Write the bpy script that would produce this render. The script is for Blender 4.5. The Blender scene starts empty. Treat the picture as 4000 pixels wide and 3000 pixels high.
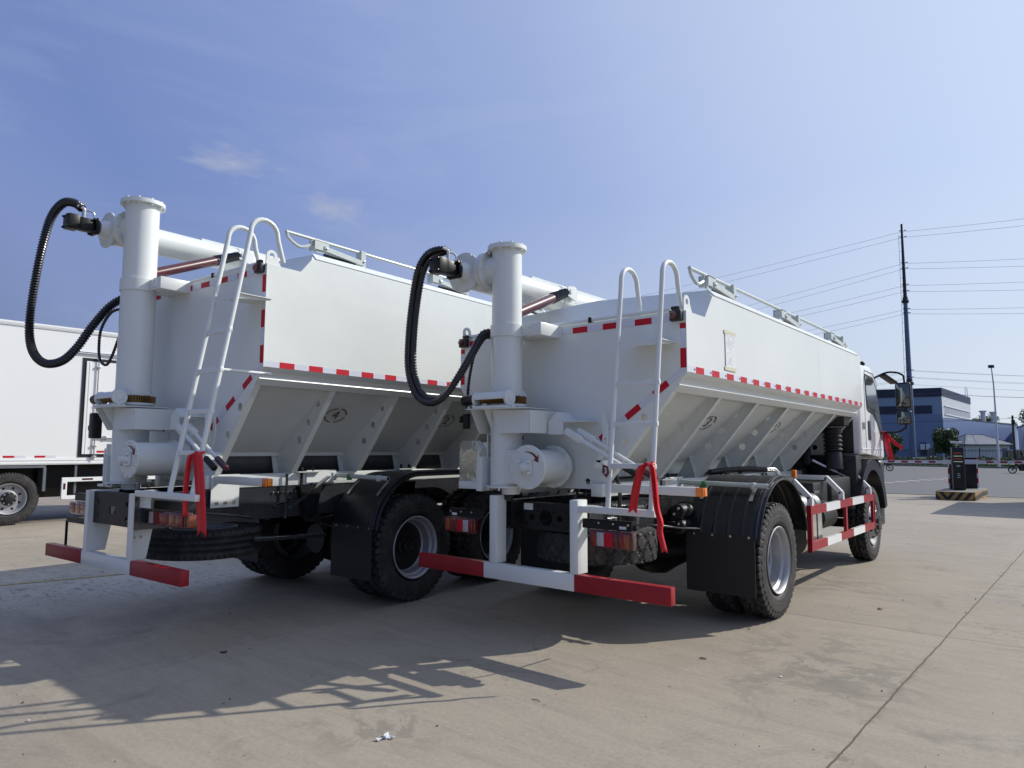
import bpy, bmesh, math, random
from mathutils import Vector, Matrix
from mathutils.geometry import tessellate_polygon
R = math.radians
random.seed(7)
S = bpy.context.scene
COL = S.collection

# ---------------------------------------------------------------- camera
cam_d = bpy.data.cameras.new('camera'); cam = bpy.data.objects.new('camera', cam_d); COL.objects.link(cam)
cam_d.sensor_width = 36.0; cam_d.lens = 24.312; cam_d.clip_start = .05; cam_d.clip_end = 3000
YAW, PIT, ROL = .689412, .093501, .002770
_f = Vector((-math.sin(YAW) * math.cos(PIT), math.cos(YAW) * math.cos(PIT), math.sin(PIT)))
_r = Vector((math.cos(YAW), math.sin(YAW), 0)); _u = _r.cross(_f)
_r2 = _r * math.cos(ROL) + _u * math.sin(ROL); _u2 = -_r * math.sin(ROL) + _u * math.cos(ROL)
cam.matrix_world = Matrix(((_r2.x, _u2.x, -_f.x, 3.337), (_r2.y, _u2.y, -_f.y, -4.678), (_r2.z, _u2.z, -_f.z, 1.466), (0, 0, 0, 1)))
S.camera = cam
S.view_settings.view_transform = 'Standard'; S.view_settings.look = 'None'
S.view_settings.exposure = 0.0; S.view_settings.gamma = 1.0

# ---------------------------------------------------------------- world and sun
SUN_EL, SUN_AZ = 34.9, 32.6          # azimuth from +Y towards +X
W = bpy.data.worlds.new('World'); S.world = W; W.use_nodes = True
nt = W.node_tree; nt.nodes.clear()
def N(t, typ, **kw):
    n = t.nodes.new(typ)
    for k, v in kw.items():
        if k in ('op',): n.operation = v
        elif hasattr(n, k): setattr(n, k, v)
        else: n.inputs[k].default_value = v
    return n
wo = N(nt, 'ShaderNodeOutputWorld'); bg = N(nt, 'ShaderNodeBackground'); bg.inputs['Strength'].default_value = .115
sky = N(nt, 'ShaderNodeTexSky', sky_type='NISHITA', sun_disc=False, sun_elevation=R(SUN_EL), sun_rotation=R(SUN_AZ), altitude=10, air_density=1.0, dust_density=0.4, ozone_density=2.0)
tc = N(nt, 'ShaderNodeTexCoord')
L = nt.links.new
# summer haze: the air whitens towards the sun and towards the horizon
geo = N(nt, 'ShaderNodeVectorMath', operation='NORMALIZE'); L(tc.outputs['Generated'], geo.inputs[0])
_s = Vector((math.sin(R(SUN_AZ)) * math.cos(R(SUN_EL)), math.cos(R(SUN_AZ)) * math.cos(R(SUN_EL)), math.sin(R(SUN_EL))))
dt = N(nt, 'ShaderNodeVectorMath', operation='DOT_PRODUCT'); dt.inputs[1].default_value = _s; L(geo.outputs[0], dt.inputs[0])
mr = N(nt, 'ShaderNodeMapRange'); mr.inputs['From Min'].default_value = -1; mr.inputs['From Max'].default_value = 1; L(dt.outputs['Value'], mr.inputs[0])
rp = nt.nodes.new('ShaderNodeValToRGB'); L(mr.outputs[0], rp.inputs[0])
STOPS = [(-1, (.085, .125, .27)), (-.35, (.12, .165, .34)), (-.1, (.22, .29, .60)), (.03, (.185, .265, .57)), (.28, (.265, .35, .68)), (.52, (.38, .48, .78)), (.72, (.56, .66, .92)), (.86, (.66, .78, 1.0)), (1, (.85, .92, 1.0))]
els = rp.color_ramp.elements
while len(els) < len(STOPS): els.new(.5)
for e, (p, c) in zip(els, STOPS): e.position = (p + 1) / 2; e.color = (*c, 1)
sc8 = N(nt, 'ShaderNodeVectorMath', operation='SCALE'); sc8.inputs['Scale'].default_value = 1 / .115; L(rp.outputs[0], sc8.inputs[0])
hz = N(nt, 'ShaderNodeMix', data_type='RGBA'); hz.inputs[0].default_value = .8; L(sky.outputs[0], hz.inputs[6]); L(sc8.outputs[0], hz.inputs[7])
sz = N(nt, 'ShaderNodeSeparateXYZ'); L(geo.outputs[0], sz.inputs[0])
hf = N(nt, 'ShaderNodeMapRange'); hf.inputs['From Min'].default_value = .0; hf.inputs['From Max'].default_value = .34; hf.inputs['To Min'].default_value = .85; hf.inputs['To Max'].default_value = 0; L(sz.outputs[2], hf.inputs[0])
hc = N(nt, 'ShaderNodeValToRGB'); L(mr.outputs[0], hc.inputs[0]); hc.color_ramp.elements[0].position = .4; hc.color_ramp.elements[0].color = (.17, .22, .38, 1); hc.color_ramp.elements[1].position = .86; hc.color_ramp.elements[1].color = (.73, .80, .86, 1)
hs = N(nt, 'ShaderNodeVectorMath', operation='SCALE'); hs.inputs['Scale'].default_value = 1 / .115; L(hc.outputs[0], hs.inputs[0])
h2 = N(nt, 'ShaderNodeMix', data_type='RGBA'); L(hf.outputs[0], h2.inputs[0]); L(hz.outputs[2], h2.inputs[6]); L(hs.outputs[0], h2.inputs[7])
prev = h2.outputs[2]
def cloud(direc, rad, stretch, amount, seed):
    global prev
    mp = N(nt, 'ShaderNodeVectorMath', operation='SUBTRACT'); mp.inputs[1].default_value = direc
    L(tc.outputs['Generated'], mp.inputs[0])
    sc = N(nt, 'ShaderNodeVectorMath', operation='MULTIPLY'); sc.inputs[1].default_value = (1 / rad, 1 / rad, stretch / rad)
    L(mp.outputs[0], sc.inputs[0])
    no = N(nt, 'ShaderNodeTexNoise'); no.inputs['Scale'].default_value = 1.3; no.inputs['Detail'].default_value = 6
    off = N(nt, 'ShaderNodeVectorMath', operation='ADD'); off.inputs[1].default_value = (seed, seed, 0)
    L(sc.outputs[0], off.inputs[0]); L(off.outputs[0], no.inputs['Vector'])
    ln = N(nt, 'ShaderNodeVectorMath', operation='LENGTH'); L(sc.outputs[0], ln.inputs[0])
    a = N(nt, 'ShaderNodeMath', operation='MULTIPLY'); a.inputs[1].default_value = 2.4; L(no.outputs[0], a.inputs[0])
    b = N(nt, 'ShaderNodeMath', operation='SUBTRACT'); L(a.outputs[0], b.inputs[0]); L(ln.outputs['Value'], b.inputs[1])
    m = N(nt, 'ShaderNodeMapRange'); m.inputs['From Min'].default_value = .1; m.inputs['From Max'].default_value = 1.3; m.inputs['To Max'].default_value = amount
    L(b.outputs[0], m.inputs[0])
    mx = N(nt, 'ShaderNodeMix', data_type='RGBA'); mx.inputs[7].default_value = (3.6, 4.0, 5.2, 1)
    L(m.outputs[0], mx.inputs[0]); L(prev, mx.inputs[6]); prev = mx.outputs[2]
def dirpx(x, y, f=2701.3):
    v = _f + _r2 * ((x - 2000) / f) - _u2 * ((y - 1500) / f); return v.normalized()
def wisps():
    global prev
    mp = N(nt, 'ShaderNodeMapping'); mp.inputs['Scale'].default_value = (1.6, 1.6, 6.5); L(geo.outputs[0], mp.inputs['Vector']); no = N(nt, 'ShaderNodeTexNoise'); no.inputs['Scale'].default_value = 1.7; no.inputs['Detail'].default_value = 8; no.inputs['Roughness'].default_value = .62; no.inputs['Distortion'].default_value = .6; L(mp.outputs[0], no.inputs['Vector'])
    m = N(nt, 'ShaderNodeMapRange'); m.inputs['From Min'].default_value = .50; m.inputs['From Max'].default_value = .78; m.inputs['To Max'].default_value = .16; L(no.outputs[0], m.inputs[0]); mx = N(nt, 'ShaderNodeMix', data_type='RGBA'); mx.inputs[7].default_value = (4.8, 5.4, 6.6, 1); L(m.outputs[0], mx.inputs[0]); L(prev, mx.inputs[6]); prev = mx.outputs[2]
wisps()
CLOUDS = [((-0.8248, 0.4329, 0.3637), .05, 3.0, .75, 3.1), ((-0.7671, 0.5519, 0.3270), .042, 2.4, .75, 9.4), ((-0.5389, 0.6312, 0.5578), .05, 2.0, .12, 5.0)]
for c in CLOUDS: cloud(*c)
L(prev, bg.inputs['Color']); L(bg.outputs[0], wo.inputs[0])
sd = bpy.data.lights.new('sun', 'SUN'); sun = bpy.data.objects.new('sun', sd); COL.objects.link(sun)
sd.energy = 4.2; sd.angle = R(.5); sd.color = (1.0, .955, .88)
_sv = Vector((math.sin(R(SUN_AZ)) * math.cos(R(SUN_EL)), math.cos(R(SUN_AZ)) * math.cos(R(SUN_EL)), math.sin(R(SUN_EL))))
sun.rotation_euler = _sv.to_track_quat('Z', 'Y').to_euler(); sun.location = (20, 30, 30)

# ---------------------------------------------------------------- materials
def mat(name, col, rough=.5, metal=0., var=.06, vscale=3., bump=0., bscale=60., coat=0., spec=.5, trans=0., alpha=1., emit=None, es=1., bdist=.01, dirt=None):
    m = bpy.data.materials.new(name); m.use_nodes = True; t = m.node_tree
    b = t.nodes['Principled BSDF']
    b.inputs['Base Color'].default_value = (*col, 1); b.inputs['Roughness'].default_value = rough; b.inputs['Metallic'].default_value = metal
    b.inputs['Coat Weight'].default_value = coat; b.inputs['Coat Roughness'].default_value = .12
    b.inputs['Specular IOR Level'].default_value = spec; b.inputs['Transmission Weight'].default_value = trans; b.inputs['Alpha'].default_value = alpha
    l = t.links.new
    if emit: b.inputs['Emission Color'].default_value = (*emit, 1); b.inputs['Emission Strength'].default_value = es
    o = N(t, 'ShaderNodeTexCoord')
    if var > 0:
        n = N(t, 'ShaderNodeTexNoise'); n.inputs['Scale'].default_value = vscale; n.inputs['Detail'].default_value = 6; n.inputs['Roughness'].default_value = .65
        l(o.outputs['Object'], n.inputs['Vector'])
        mr = N(t, 'ShaderNodeMapRange'); mr.inputs['From Min'].default_value = .3; mr.inputs['From Max'].default_value = .7
        mr.inputs['To Min'].default_value = 1 - var; mr.inputs['To Max'].default_value = 1 + var * .6; l(n.outputs[0], mr.inputs[0])
        mx = N(t, 'ShaderNodeMix', data_type='RGBA', blend_type='MULTIPLY'); mx.inputs[0].default_value = 1; mx.inputs[6].default_value = (*col, 1)
        l(mr.outputs[0], mx.inputs[7]); last = mx.outputs[2]
        if dirt:
            n2 = N(t, 'ShaderNodeTexNoise'); n2.inputs['Scale'].default_value = dirt[1]; n2.inputs['Detail'].default_value = 10; n2.inputs['Roughness'].default_value = .75
            l(o.outputs['Object'], n2.inputs['Vector'])
            m2 = N(t, 'ShaderNodeMapRange'); m2.inputs['From Min'].default_value = dirt[3]; m2.inputs['From Max'].default_value = dirt[3] + .2; m2.inputs['To Max'].default_value = dirt[2]
            l(n2.outputs[0], m2.inputs[0])
            mx2 = N(t, 'ShaderNodeMix', data_type='RGBA'); mx2.inputs[7].default_value = (*dirt[0], 1); l(m2.outputs[0], mx2.inputs[0]); l(last, mx2.inputs[6]); last = mx2.outputs[2]
        l(last, b.inputs['Base Color'])
        r2 = N(t, 'ShaderNodeMapRange'); r2.inputs['To Min'].default_value = max(rough - .06, 0.02); r2.inputs['To Max'].default_value = rough + .08
        l(n.outputs[0], r2.inputs[0]); l(r2.outputs[0], b.inputs['Roughness'])
    if bump > 0:
        n = N(t, 'ShaderNodeTexNoise'); n.inputs['Scale'].default_value = bscale; n.inputs['Detail'].default_value = 4; l(o.outputs['Object'], n.inputs['Vector'])
        bp = N(t, 'ShaderNodeBump'); bp.inputs['Strength'].default_value = bump; bp.inputs['Distance'].default_value = bdist
        l(n.outputs[0], bp.inputs['Height']); l(bp.outputs[0], b.inputs['Normal'])
    return m
M = {}
M['white'] = mat('white_paint', (.705, .735, .71), .34, var=.035, vscale=1.2, bump=.45, bscale=2.4, coat=.35, bdist=.010, dirt=((.45, .44, .40), 9, .25, .66))
M['whiteb'] = mat('white_paint_box', (.80, .81, .80), .3, var=.02, vscale=.8, coat=.3)
M['red'] = mat('red_paint', (.30, .010, .018), .42, var=.14, vscale=4, spec=.35, dirt=((.16, .05, .045), 22, .5, .62))
M['frame'] = mat('chassis_paint', (.050, .053, .060), .26, metal=.35, var=.2, vscale=5, coat=.9, dirt=((.09, .085, .08), 14, .5, .58))
M['black'] = mat('black_metal', (.005, .005, .006), .42, var=.3, vscale=8, spec=.35, dirt=((.03, .028, .026), 20, .4, .62))
M['plastic'] = mat('black_plastic', (.008, .0085, .010), .42, var=.2, vscale=6, bump=.3, bscale=200, bdist=.002)
M['fender'] = mat('fender_plastic', (.010, .011, .015), .30, var=.2, vscale=3, bump=.15, bscale=20, dirt=((.10, .095, .09), 3.5, .35, .55))
M['flap'] = mat('rubber_flap', (.011, .012, .014), .55, var=.2, vscale=5)
M['tyre'] = mat('tyre_rubber', (.020, .019, .019), .66, var=.25, vscale=12, bump=.4, bscale=70, bdist=.004, dirt=((.075, .066, .058), 6, .7, .47))
M['rim'] = mat('silver_rim', (.38, .385, .40), .40, metal=.35, var=.08, vscale=6)
M['hub'] = mat('hub_dark', (.018, .018, .02), .4, metal=.2, var=.2, vscale=12)
M['chrome_dark'] = mat('dark_bolt', (.16, .16, .16), .4, metal=.8, var=.2, vscale=40)
M['steel'] = mat('bright_steel', (.62, .62, .6), .28, metal=.95, var=.12, vscale=25)
M['bolt'] = mat('yellow_zinc', (.45, .38, .22), .35, metal=.9, var=.15, vscale=40)
M['stain'] = mat('polished_stainless', (.46, .45, .42), .10, metal=1., var=.05, vscale=2, bump=.8, bscale=2.2, bdist=.02)
M['hose'] = mat('hose_rubber', (.012, .012, .016), .3, var=.2, vscale=30, coat=.2)
M['gear'] = mat('greased_brass_gear', (.26, .15, .045), .42, metal=.6, var=.4, vscale=18)
M['maroon'] = mat('maroon_cylinder', (.075, .014, .020), .3, var=.15, vscale=6, coat=.25)
M['tred'] = mat('reflective_red', (.50, .006, .022), .5, var=.08, vscale=60, spec=.25)
M['twhite'] = mat('reflective_white', (.64, .66, .74), .28, var=.05, vscale=60, coat=.3)
M['amber'] = mat('amber_lens', (.85, .22, .01), .2, var=.1, vscale=60, coat=.6, emit=(.9, .25, .02), es=.0)
M['lensred'] = mat('red_lens', (.20, .006, .008), .2, var=.25, vscale=40, coat=.4)
M['lensmar'] = mat('maroon_lamp_lens', (.085, .012, .014), .15, var=.1, coat=.6)
M['lensam'] = mat('amber_lens_dark', (.26, .045, .006), .18, var=.25, vscale=40, coat=.8)
M['lensw'] = mat('clear_lens', (.42, .40, .42), .2, var=.2, vscale=60, coat=.8)
M['ribbon'] = mat('red_ribbon_satin', (.62, .008, .016), .45, var=.1, vscale=30, bump=.2, bscale=40)
M['gold'] = mat('gold_print', (.7, .28, .05), .4, var=.1)
M['glass'] = mat('cab_glass', (.05, .07, .075), .05, var=0, coat=1., spec=.9)
M['mirror'] = mat('mirror_glass', (.16, .18, .19), .05, metal=1., var=0)
M['paper'] = mat('notice_paper', (.70, .72, .73), .6, var=.04, vscale=20, bump=.3, bscale=30)
M['mask'] = mat('masking_tape', (.60, .59, .45), .6, var=.08, vscale=30)
M['ink'] = mat('dark_ink', (.10, .10, .13), .6, var=0)
M['marking'] = mat('maroon_marking', (.13, .03, .03), .5, var=.1, vscale=30)
M['trough'] = mat('trough_paint', (.10, .105, .11), .4, var=.1, vscale=6)
M['grey'] = mat('grey_steel', (.16, .175, .2), .42, metal=.35, var=.12, vscale=8)
M['fgreen'] = mat('green_rubber', (.03, .22, .06), .5, var=.1)
M['rust'] = mat('rusty_brass', (.19, .10, .06), .5, metal=.5, var=.3, vscale=40)
M['tubegrey'] = mat('galvanised_tube', (.52, .57, .55), .36, var=.08, vscale=10, coat=.2)

# ---------------------------------------------------------------- mesh builder
class MB:
    def __init__(s): s.bm = bmesh.new(); s.mi = 0
    def face(s, vs):
        try:
            f = s.bm.faces.new(vs); f.material_index = s.mi; return f
        except ValueError: return None
    def V(s, p): return s.bm.verts.new(Vector(p))
    def box(s, x0, x1, y0, y1, z0, z1, bev=0., seg=2, mtx=None):
        ps = [(x, y, z) for z in (z0, z1) for y in (y0, y1) for x in (x0, x1)]
        if mtx is not None: ps = [mtx @ Vector(p) for p in ps]
        v = [s.V(p) for p in ps]
        fs = [s.face([v[i] for i in q]) for q in ((0, 2, 3, 1), (4, 5, 7, 6), (0, 1, 5, 4), (2, 6, 7, 3), (0, 4, 6, 2), (1, 3, 7, 5))]
        if bev > 0:
            es = {e for f in fs if f for e in f.edges}
            r = bmesh.ops.bevel(s.bm, geom=list(es), offset=bev, segments=seg, affect='EDGES', profile=.5)
            for f in r['faces']: f.material_index = s.mi
        return s
    def beam(s, p0, p1, w, h, up=(0, 0, 1), bev=0.):
        p0 = Vector(p0); p1 = Vector(p1); d = p1 - p0; l = d.length; d.normalize()
        u = Vector(up); x = d.cross(u).normalized(); u = x.cross(d).normalized()
        m = Matrix(((x.x, d.x, u.x, p0.x), (x.y, d.y, u.y, p0.y), (x.z, d.z, u.z, p0.z), (0, 0, 0, 1)))
        return s.box(-w / 2, w / 2, 0, l, -h / 2, h / 2, bev, mtx=m)
    def ring(s, c, x, y, r, n): return [s.V(c + x * (r * math.cos(2 * math.pi * i / n)) + y * (r * math.sin(2 * math.pi * i / n))) for i in range(n)]
    def skinrings(s, rings, cap0=True, cap1=True, closed=False):
        n = len(rings[0]); k = len(rings)
        for a in range(k if closed else k - 1):
            A = rings[a]; B = rings[(a + 1) % k]
            for i in range(n): s.face([A[i], A[(i + 1) % n], B[(i + 1) % n], B[i]])
        if not closed:
            if cap0: s.face(list(reversed(rings[0])))
            if cap1: s.face(rings[-1])
    def lathe(s, o, ax, prof, n=32, cap0=True, cap1=True, closed=False):
        """prof: list of (h along axis, radius)"""
        o = Vector(o); ax = Vector(ax).normalized(); x = ax.orthogonal().normalized(); y = ax.cross(x)
        s.skinrings([s.ring(o + ax * h, x, y, max(r, 1e-4), n) for h, r in prof], cap0, cap1, closed); return s
    def cyl(s, p0, p1, r, r1=None, n=20, bev=0.):
        p0 = Vector(p0); p1 = Vector(p1); l = (p1 - p0).length; r1 = r if r1 is None else r1
        pr = [(0, r), (l, r1)] if bev <= 0 else [(0, r - bev), (bev, r), (l - bev, r1), (l, r1 - bev)]
        return s.lathe(p0, p1 - p0, pr, n)
    def tube(s, path, r, n=10, rad=None, closed=False):
        P = [Vector(p) for p in path]; k = len(P)
        t = []
        for i in range(k):
            a = P[(i - 1) % k] if (closed or i > 0) else P[i]; b = P[(i + 1) % k] if (closed or i < k - 1) else P[i]
            t.append((b - a).normalized())
        x = t[0].orthogonal().normalized(); rings = []
        for i in range(k):
            x = (x - t[i] * x.dot(t[i])).normalized(); y = t[i].cross(x)
            rings.append(s.ring(P[i], x, y, rad[i] if rad else r, n))
        s.skinrings(rings, closed=closed); return s
    def hose(s, ctrl, r, pitch=.026, n=12, amp=.14):
        p = resample(catmull(ctrl, 16), pitch / 2)
        return s.tube(p, r, n, rad=[r * (1 + (amp if i % 2 else -amp)) for i in range(len(p))])
    def prism(s, poly, a, b, axis='y', holes=()):
        """poly in the plane normal to axis: axis x->(y,z) y->(x,z) z->(x,y)"""
        def P(p, t): return {'x': (t, p[0], p[1]), 'y': (p[0], t, p[1]), 'z': (p[0], p[1], t)}[axis]
        loops = [poly] + list(holes)
        A = [[s.V(P(p, a)) for p in lp] for lp in loops]; B = [[s.V(P(p, b)) for p in lp] for lp in loops]
        for LA, LB in zip(A, B):
            n = len(LA)
            for i in range(n): s.face([LA[i], LA[(i + 1) % n], LB[(i + 1) % n], LB[i]])
        if not holes:
            s.face(list(reversed(A[0]))); s.face(B[0])
        else:
            tri = tessellate_polygon([[Vector((*p, 0)) for p in lp] for lp in loops])
            fa = [v for l in A for v in l]; fb = [v for l in B for v in l]
            for q in tri: s.face([fa[i] for i in q]); s.face([fb[i] for i in reversed(q)])
        return s
    def sphere(s, c, r, n=14, sx=1, sy=1, sz=1):
        m = Matrix.Translation(Vector(c)) @ Matrix.Diagonal((sx, sy, sz, 1))
        g = bmesh.ops.create_uvsphere(s.bm, u_segments=n * 2, v_segments=n, radius=r, matrix=m)
        for f in {f for v in g['verts'] for f in v.link_faces}: f.material_index = s.mi
        return s
    def bolts(s, pts, ax, r=.009, h=.01):
        ax = Vector(ax).normalized()
        for p in pts: s.lathe(Vector(p), ax, [(0, r), (h, r), (h * 1.2, r * .6)], 6)
        return s
    def out(s, name, mats, parent=None, smooth=30, label=None):
        bmesh.ops.recalc_face_normals(s.bm, faces=s.bm.faces)
        me = bpy.data.meshes.new(name); s.bm.to_mesh(me); s.bm.free()
        for m in (mats if isinstance(mats, (list, tuple)) else [mats]): me.materials.append(M[m] if isinstance(m, str) else m)
        if smooth:
            me.shade_smooth(); me.set_sharp_from_angle(angle=R(smooth))
        o = bpy.data.objects.new(name, me); COL.objects.link(o)
        if parent: o.parent = parent
        if label: o['label'] = label
        return o
def catmull(c, k=12):
    c = [Vector(p) for p in c]; c = [c[0] * 2 - c[1]] + c + [c[-1] * 2 - c[-2]]; o = []
    for i in range(1, len(c) - 2):
        a, b, d, e = c[i - 1:i + 3]
        for j in range(k):
            t = j / k; o.append(.5 * ((2 * b) + (d - a) * t + (2 * a - 5 * b + 4 * d - e) * t * t + (3 * b - a - 3 * d + e) * t ** 3))
    o.append(c[-2]); return o
def resample(p, st):
    o = [p[0]]; acc = 0
    for a, b in zip(p, p[1:]):
        l = (b - a).length; d = st - acc
        while d <= l: o.append(a + (b - a) * (d / l)); d += st
        acc = (acc + l) % st if l > 0 else acc
    return o
def arc(c, r, a0, a1, n=10, plane='yz', x=0.):
    o = []
    for i in range(n + 1):
        a = R(a0 + (a1 - a0) * i / n); u = c[0] + r * math.cos(a); v = c[1] + r * math.sin(a)
        o.append({'yz': (x, u, v), 'xz': (u, x, v), 'xy': (u, v, x)}[plane])
    return o
def circle2(cx, cy, r, n=18): return [(cx + r * math.cos(2 * math.pi * i / n), cy + r * math.sin(2 * math.pi * i / n)) for i in range(n)]
def thing(name, label, cat, loc=(0, 0, 0), rz=0, group=None):
    o = bpy.data.objects.new(name, None); COL.objects.link(o); o.location = loc; o.rotation_euler = (0, 0, rz); o.empty_display_size = .2
    return tag(o, label, cat, group)
def tag(o, label=None, cat=None, group=None, kind=None):
    if label: o['label'] = label
    if cat: o['category'] = cat
    if group: o['group'] = group
    if kind: o['kind'] = kind
    return o
def text(s, size, mtx, m, name, parent=None, ext=.0012, align='CENTER'):
    cu = bpy.data.curves.new('t', 'FONT'); cu.body = s; cu.size = size; cu.extrude = ext; cu.align_x = align; cu.align_y = 'CENTER'; cu.resolution_u = 3
    to = bpy.data.objects.new('t', cu); COL.objects.link(to); bpy.context.view_layer.update()
    me = bpy.data.meshes.new_from_object(to.evaluated_get(bpy.context.evaluated_depsgraph_get()))
    bpy.data.objects.remove(to); bpy.data.curves.remove(cu)
    me.transform(mtx); me.materials.clear(); me.materials.append(M[m]); o = bpy.data.objects.new(name, me); COL.objects.link(o)
    if parent: o.parent = parent
    return o
def frameM(o, x, y):
    o = Vector(o); x = Vector(x).normalized(); y = Vector(y).normalized(); z = x.cross(y)
    return Matrix(((x.x, y.x, z.x, o.x), (x.y, y.y, z.y, o.y), (x.z, y.z, z.z, o.z), (0, 0, 0, 1)))
def join_into(mb, o):
    mb.bm.from_mesh(o.data); me = o.data; bpy.data.objects.remove(o); bpy.data.meshes.remove(me)

# ---------------------------------------------------------------- wheels
def tyre_mb(R_, Wd, rr, pat, n=176):
    s = MB(); K = 9
    pr = [(-.80, rr, 0), (-.96, rr + .05, 0), (-1.0, rr + .11, 0), (-.99, R_ - .065, 0), (-.975, R_ - .045, 1), (-.955, R_ - .012, 1)]
    for j in range(K): pr.append((-.92 + .84 * j / (K - 1), R_ - .006 * abs(j - 4) / 4, 2 + j))
    pr += [(-.045, R_ - .012, 1), (-.025, R_ - .045, 1), (-.008, R_ - .065, 0), (0, rr + .12, 0), (-.003, rr + .10, 0), (.004, rr + .095, 0), (-.012, rr + .06, 0), (-.012, rr + .052, 0), (-.05, rr + .03, 0), (-.20, rr, 0)]
    rings = []
    for h, r, c in pr:
        ring = []
        for i in range(n):
            q = r
            if c >= 1:
                if pat == 'lug': g = (i % 4 == 0) if c in (1, 2, 3, 9, 10) else ((i + 2 * (c % 2)) % 8 in (0, 1) or c == 6)
                elif pat == 'diamond': g = ((i + c) % 8 == 0 or (i - c) % 8 == 0)
                else: g = (c in (4, 6, 8)) or (c in (1, 2, 10) and i % 3 == 0)
                if g: q = r - (.024 if c > 1 else .026)
            a = 2 * math.pi * i / n
            ring.append(s.V((h * Wd, q * math.cos(a), q * math.sin(a))))
        rings.append(ring)
    s.skinrings(rings, False, False); return s
_wm = {}
def tyre_mesh(R_, Wd, rr, pat):
    k = (R_, Wd, rr, pat)
    if k not in _wm:
        o = tyre_mb(*k).out('tyre', 'tyre', smooth=16); _wm[k] = o.data; bpy.data.objects.remove(o)
    return _wm[k]
def wheel(par, x, y, z, side, R_=.5, Wd=.235, rr=.285, kind='dish', pat='lug', holes=8, dark=False):
    """x = outer side wall plane; outward direction = side"""
    s = MB(); A = Vector((1, 0, 0))
    if kind == 'front':
        s.lathe((0, 0, 0), A, [(-.20, rr - .01), (-.07, rr - .02), (-.018, rr), (-.008, rr + .004), (-.012, rr - .012), (-.05, rr - .03), (-.062, rr - .055), (-.03, .215), (.035, .165), (.045, .155), (.045, .05)], 48, False, True)
        s.mi = 1
        for i in range(holes):
            a = 2 * math.pi * (i + .5) / holes; c = Vector((-.004, .195 * math.cos(a), .195 * math.sin(a)))
            s.lathe(c + A * .004, Vector((.62, .78 * math.cos(a), .78 * math.sin(a))), [(0, .022), (.003, .022)], 14)
    elif kind == 'steer':
        s.lathe((0, 0, 0), A, [(-.20, rr - .01), (-.07, rr - .02), (-.018, rr), (-.006, rr + .004), (-.012, rr - .012), (-.03, rr - .022), (-.05, rr - .03), (-.085, rr - .05), (-.085, .17), (-.05, .13), (-.05, .03)], 48, False, True)
        s.mi = 1
        for i in range(8):
            a = 2 * math.pi * (i + .5) / 8; s.lathe(Vector((-.086, .205 * math.cos(a), .205 * math.sin(a))), A, [(0, .023), (.003, .023)], 14)
    elif kind == 'inner':
        s.lathe((0, 0, 0), A, [(-.22, rr - .01), (-.1, rr - .02), (-.012, rr), (-.012, rr - .012), (-.05, rr - .03), (-.2, rr - .05)], 32, False, False)
    else:
        s.lathe((0, 0, 0), A, [(-.20, rr - .01), (-.07, rr - .02), (-.02, rr), (-.008, rr + .005), (-.004, rr - .002), (-.012, rr - .012), (-.035, rr - .022), (-.055, rr - .024), (-.075, rr - .042), (-.15, rr - .052), (-.165, rr - .065)], 48, False, False)
        if dark: s.mi = 1  # shade inside the far truck's wheels is put into the disc colour
        s.lathe((0, 0, 0), A, [(-.165, rr - .065), (-.18, rr - .11), (-.17, .13), (-.17, .02)], 48, False, True)
        s.mi = 1
        for i in range(holes):
            a = 2 * math.pi * (i + .5) / holes
            s.lathe(Vector((-.176, .165 * math.cos(a), .165 * math.sin(a))), A, [(0, .021), (.003, .021)], 14)
    rz = 0 if side > 0 else math.pi
    w = s.out('wheel', ['rim', 'hub' if dark else 'black'], par); w.location = (x, y, z); w.rotation_euler = (0, 0, rz)
    t = bpy.data.objects.new('tyre', tyre_mesh(R_, Wd, rr, pat)); COL.objects.link(t); t.parent = w; t.rotation_euler = (random.random() * 6, 0, 0)
    if kind != 'inner':
        cb = 'hub' if dark else 'steel'
        h = MB(); rb = .165 if kind == 'front' else (.13 if kind == 'steer' else .10); x0 = .015 if kind == 'front' else (-.055 if kind == 'steer' else -.175)
        h.lathe((x0, 0, 0), A, [(0, rb), (.03, rb), (.036, rb - .01), (.038, rb * .62), (.062, rb * .58), (.068, rb * .45)], 36)
        h.mi = 1
        for i in range(8 if kind != 'front' else 10):
            a = 2 * math.pi * i / (8 if kind != 'front' else 10); h.lathe((x0 + .034, rb * .82 * math.cos(a), rb * .82 * math.sin(a)), A, [(0, .014), (.014, .014), (.016, .008), (.028, .008)], 6)
        h.out('hub', ['hub', cb], w)
    return w

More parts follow.
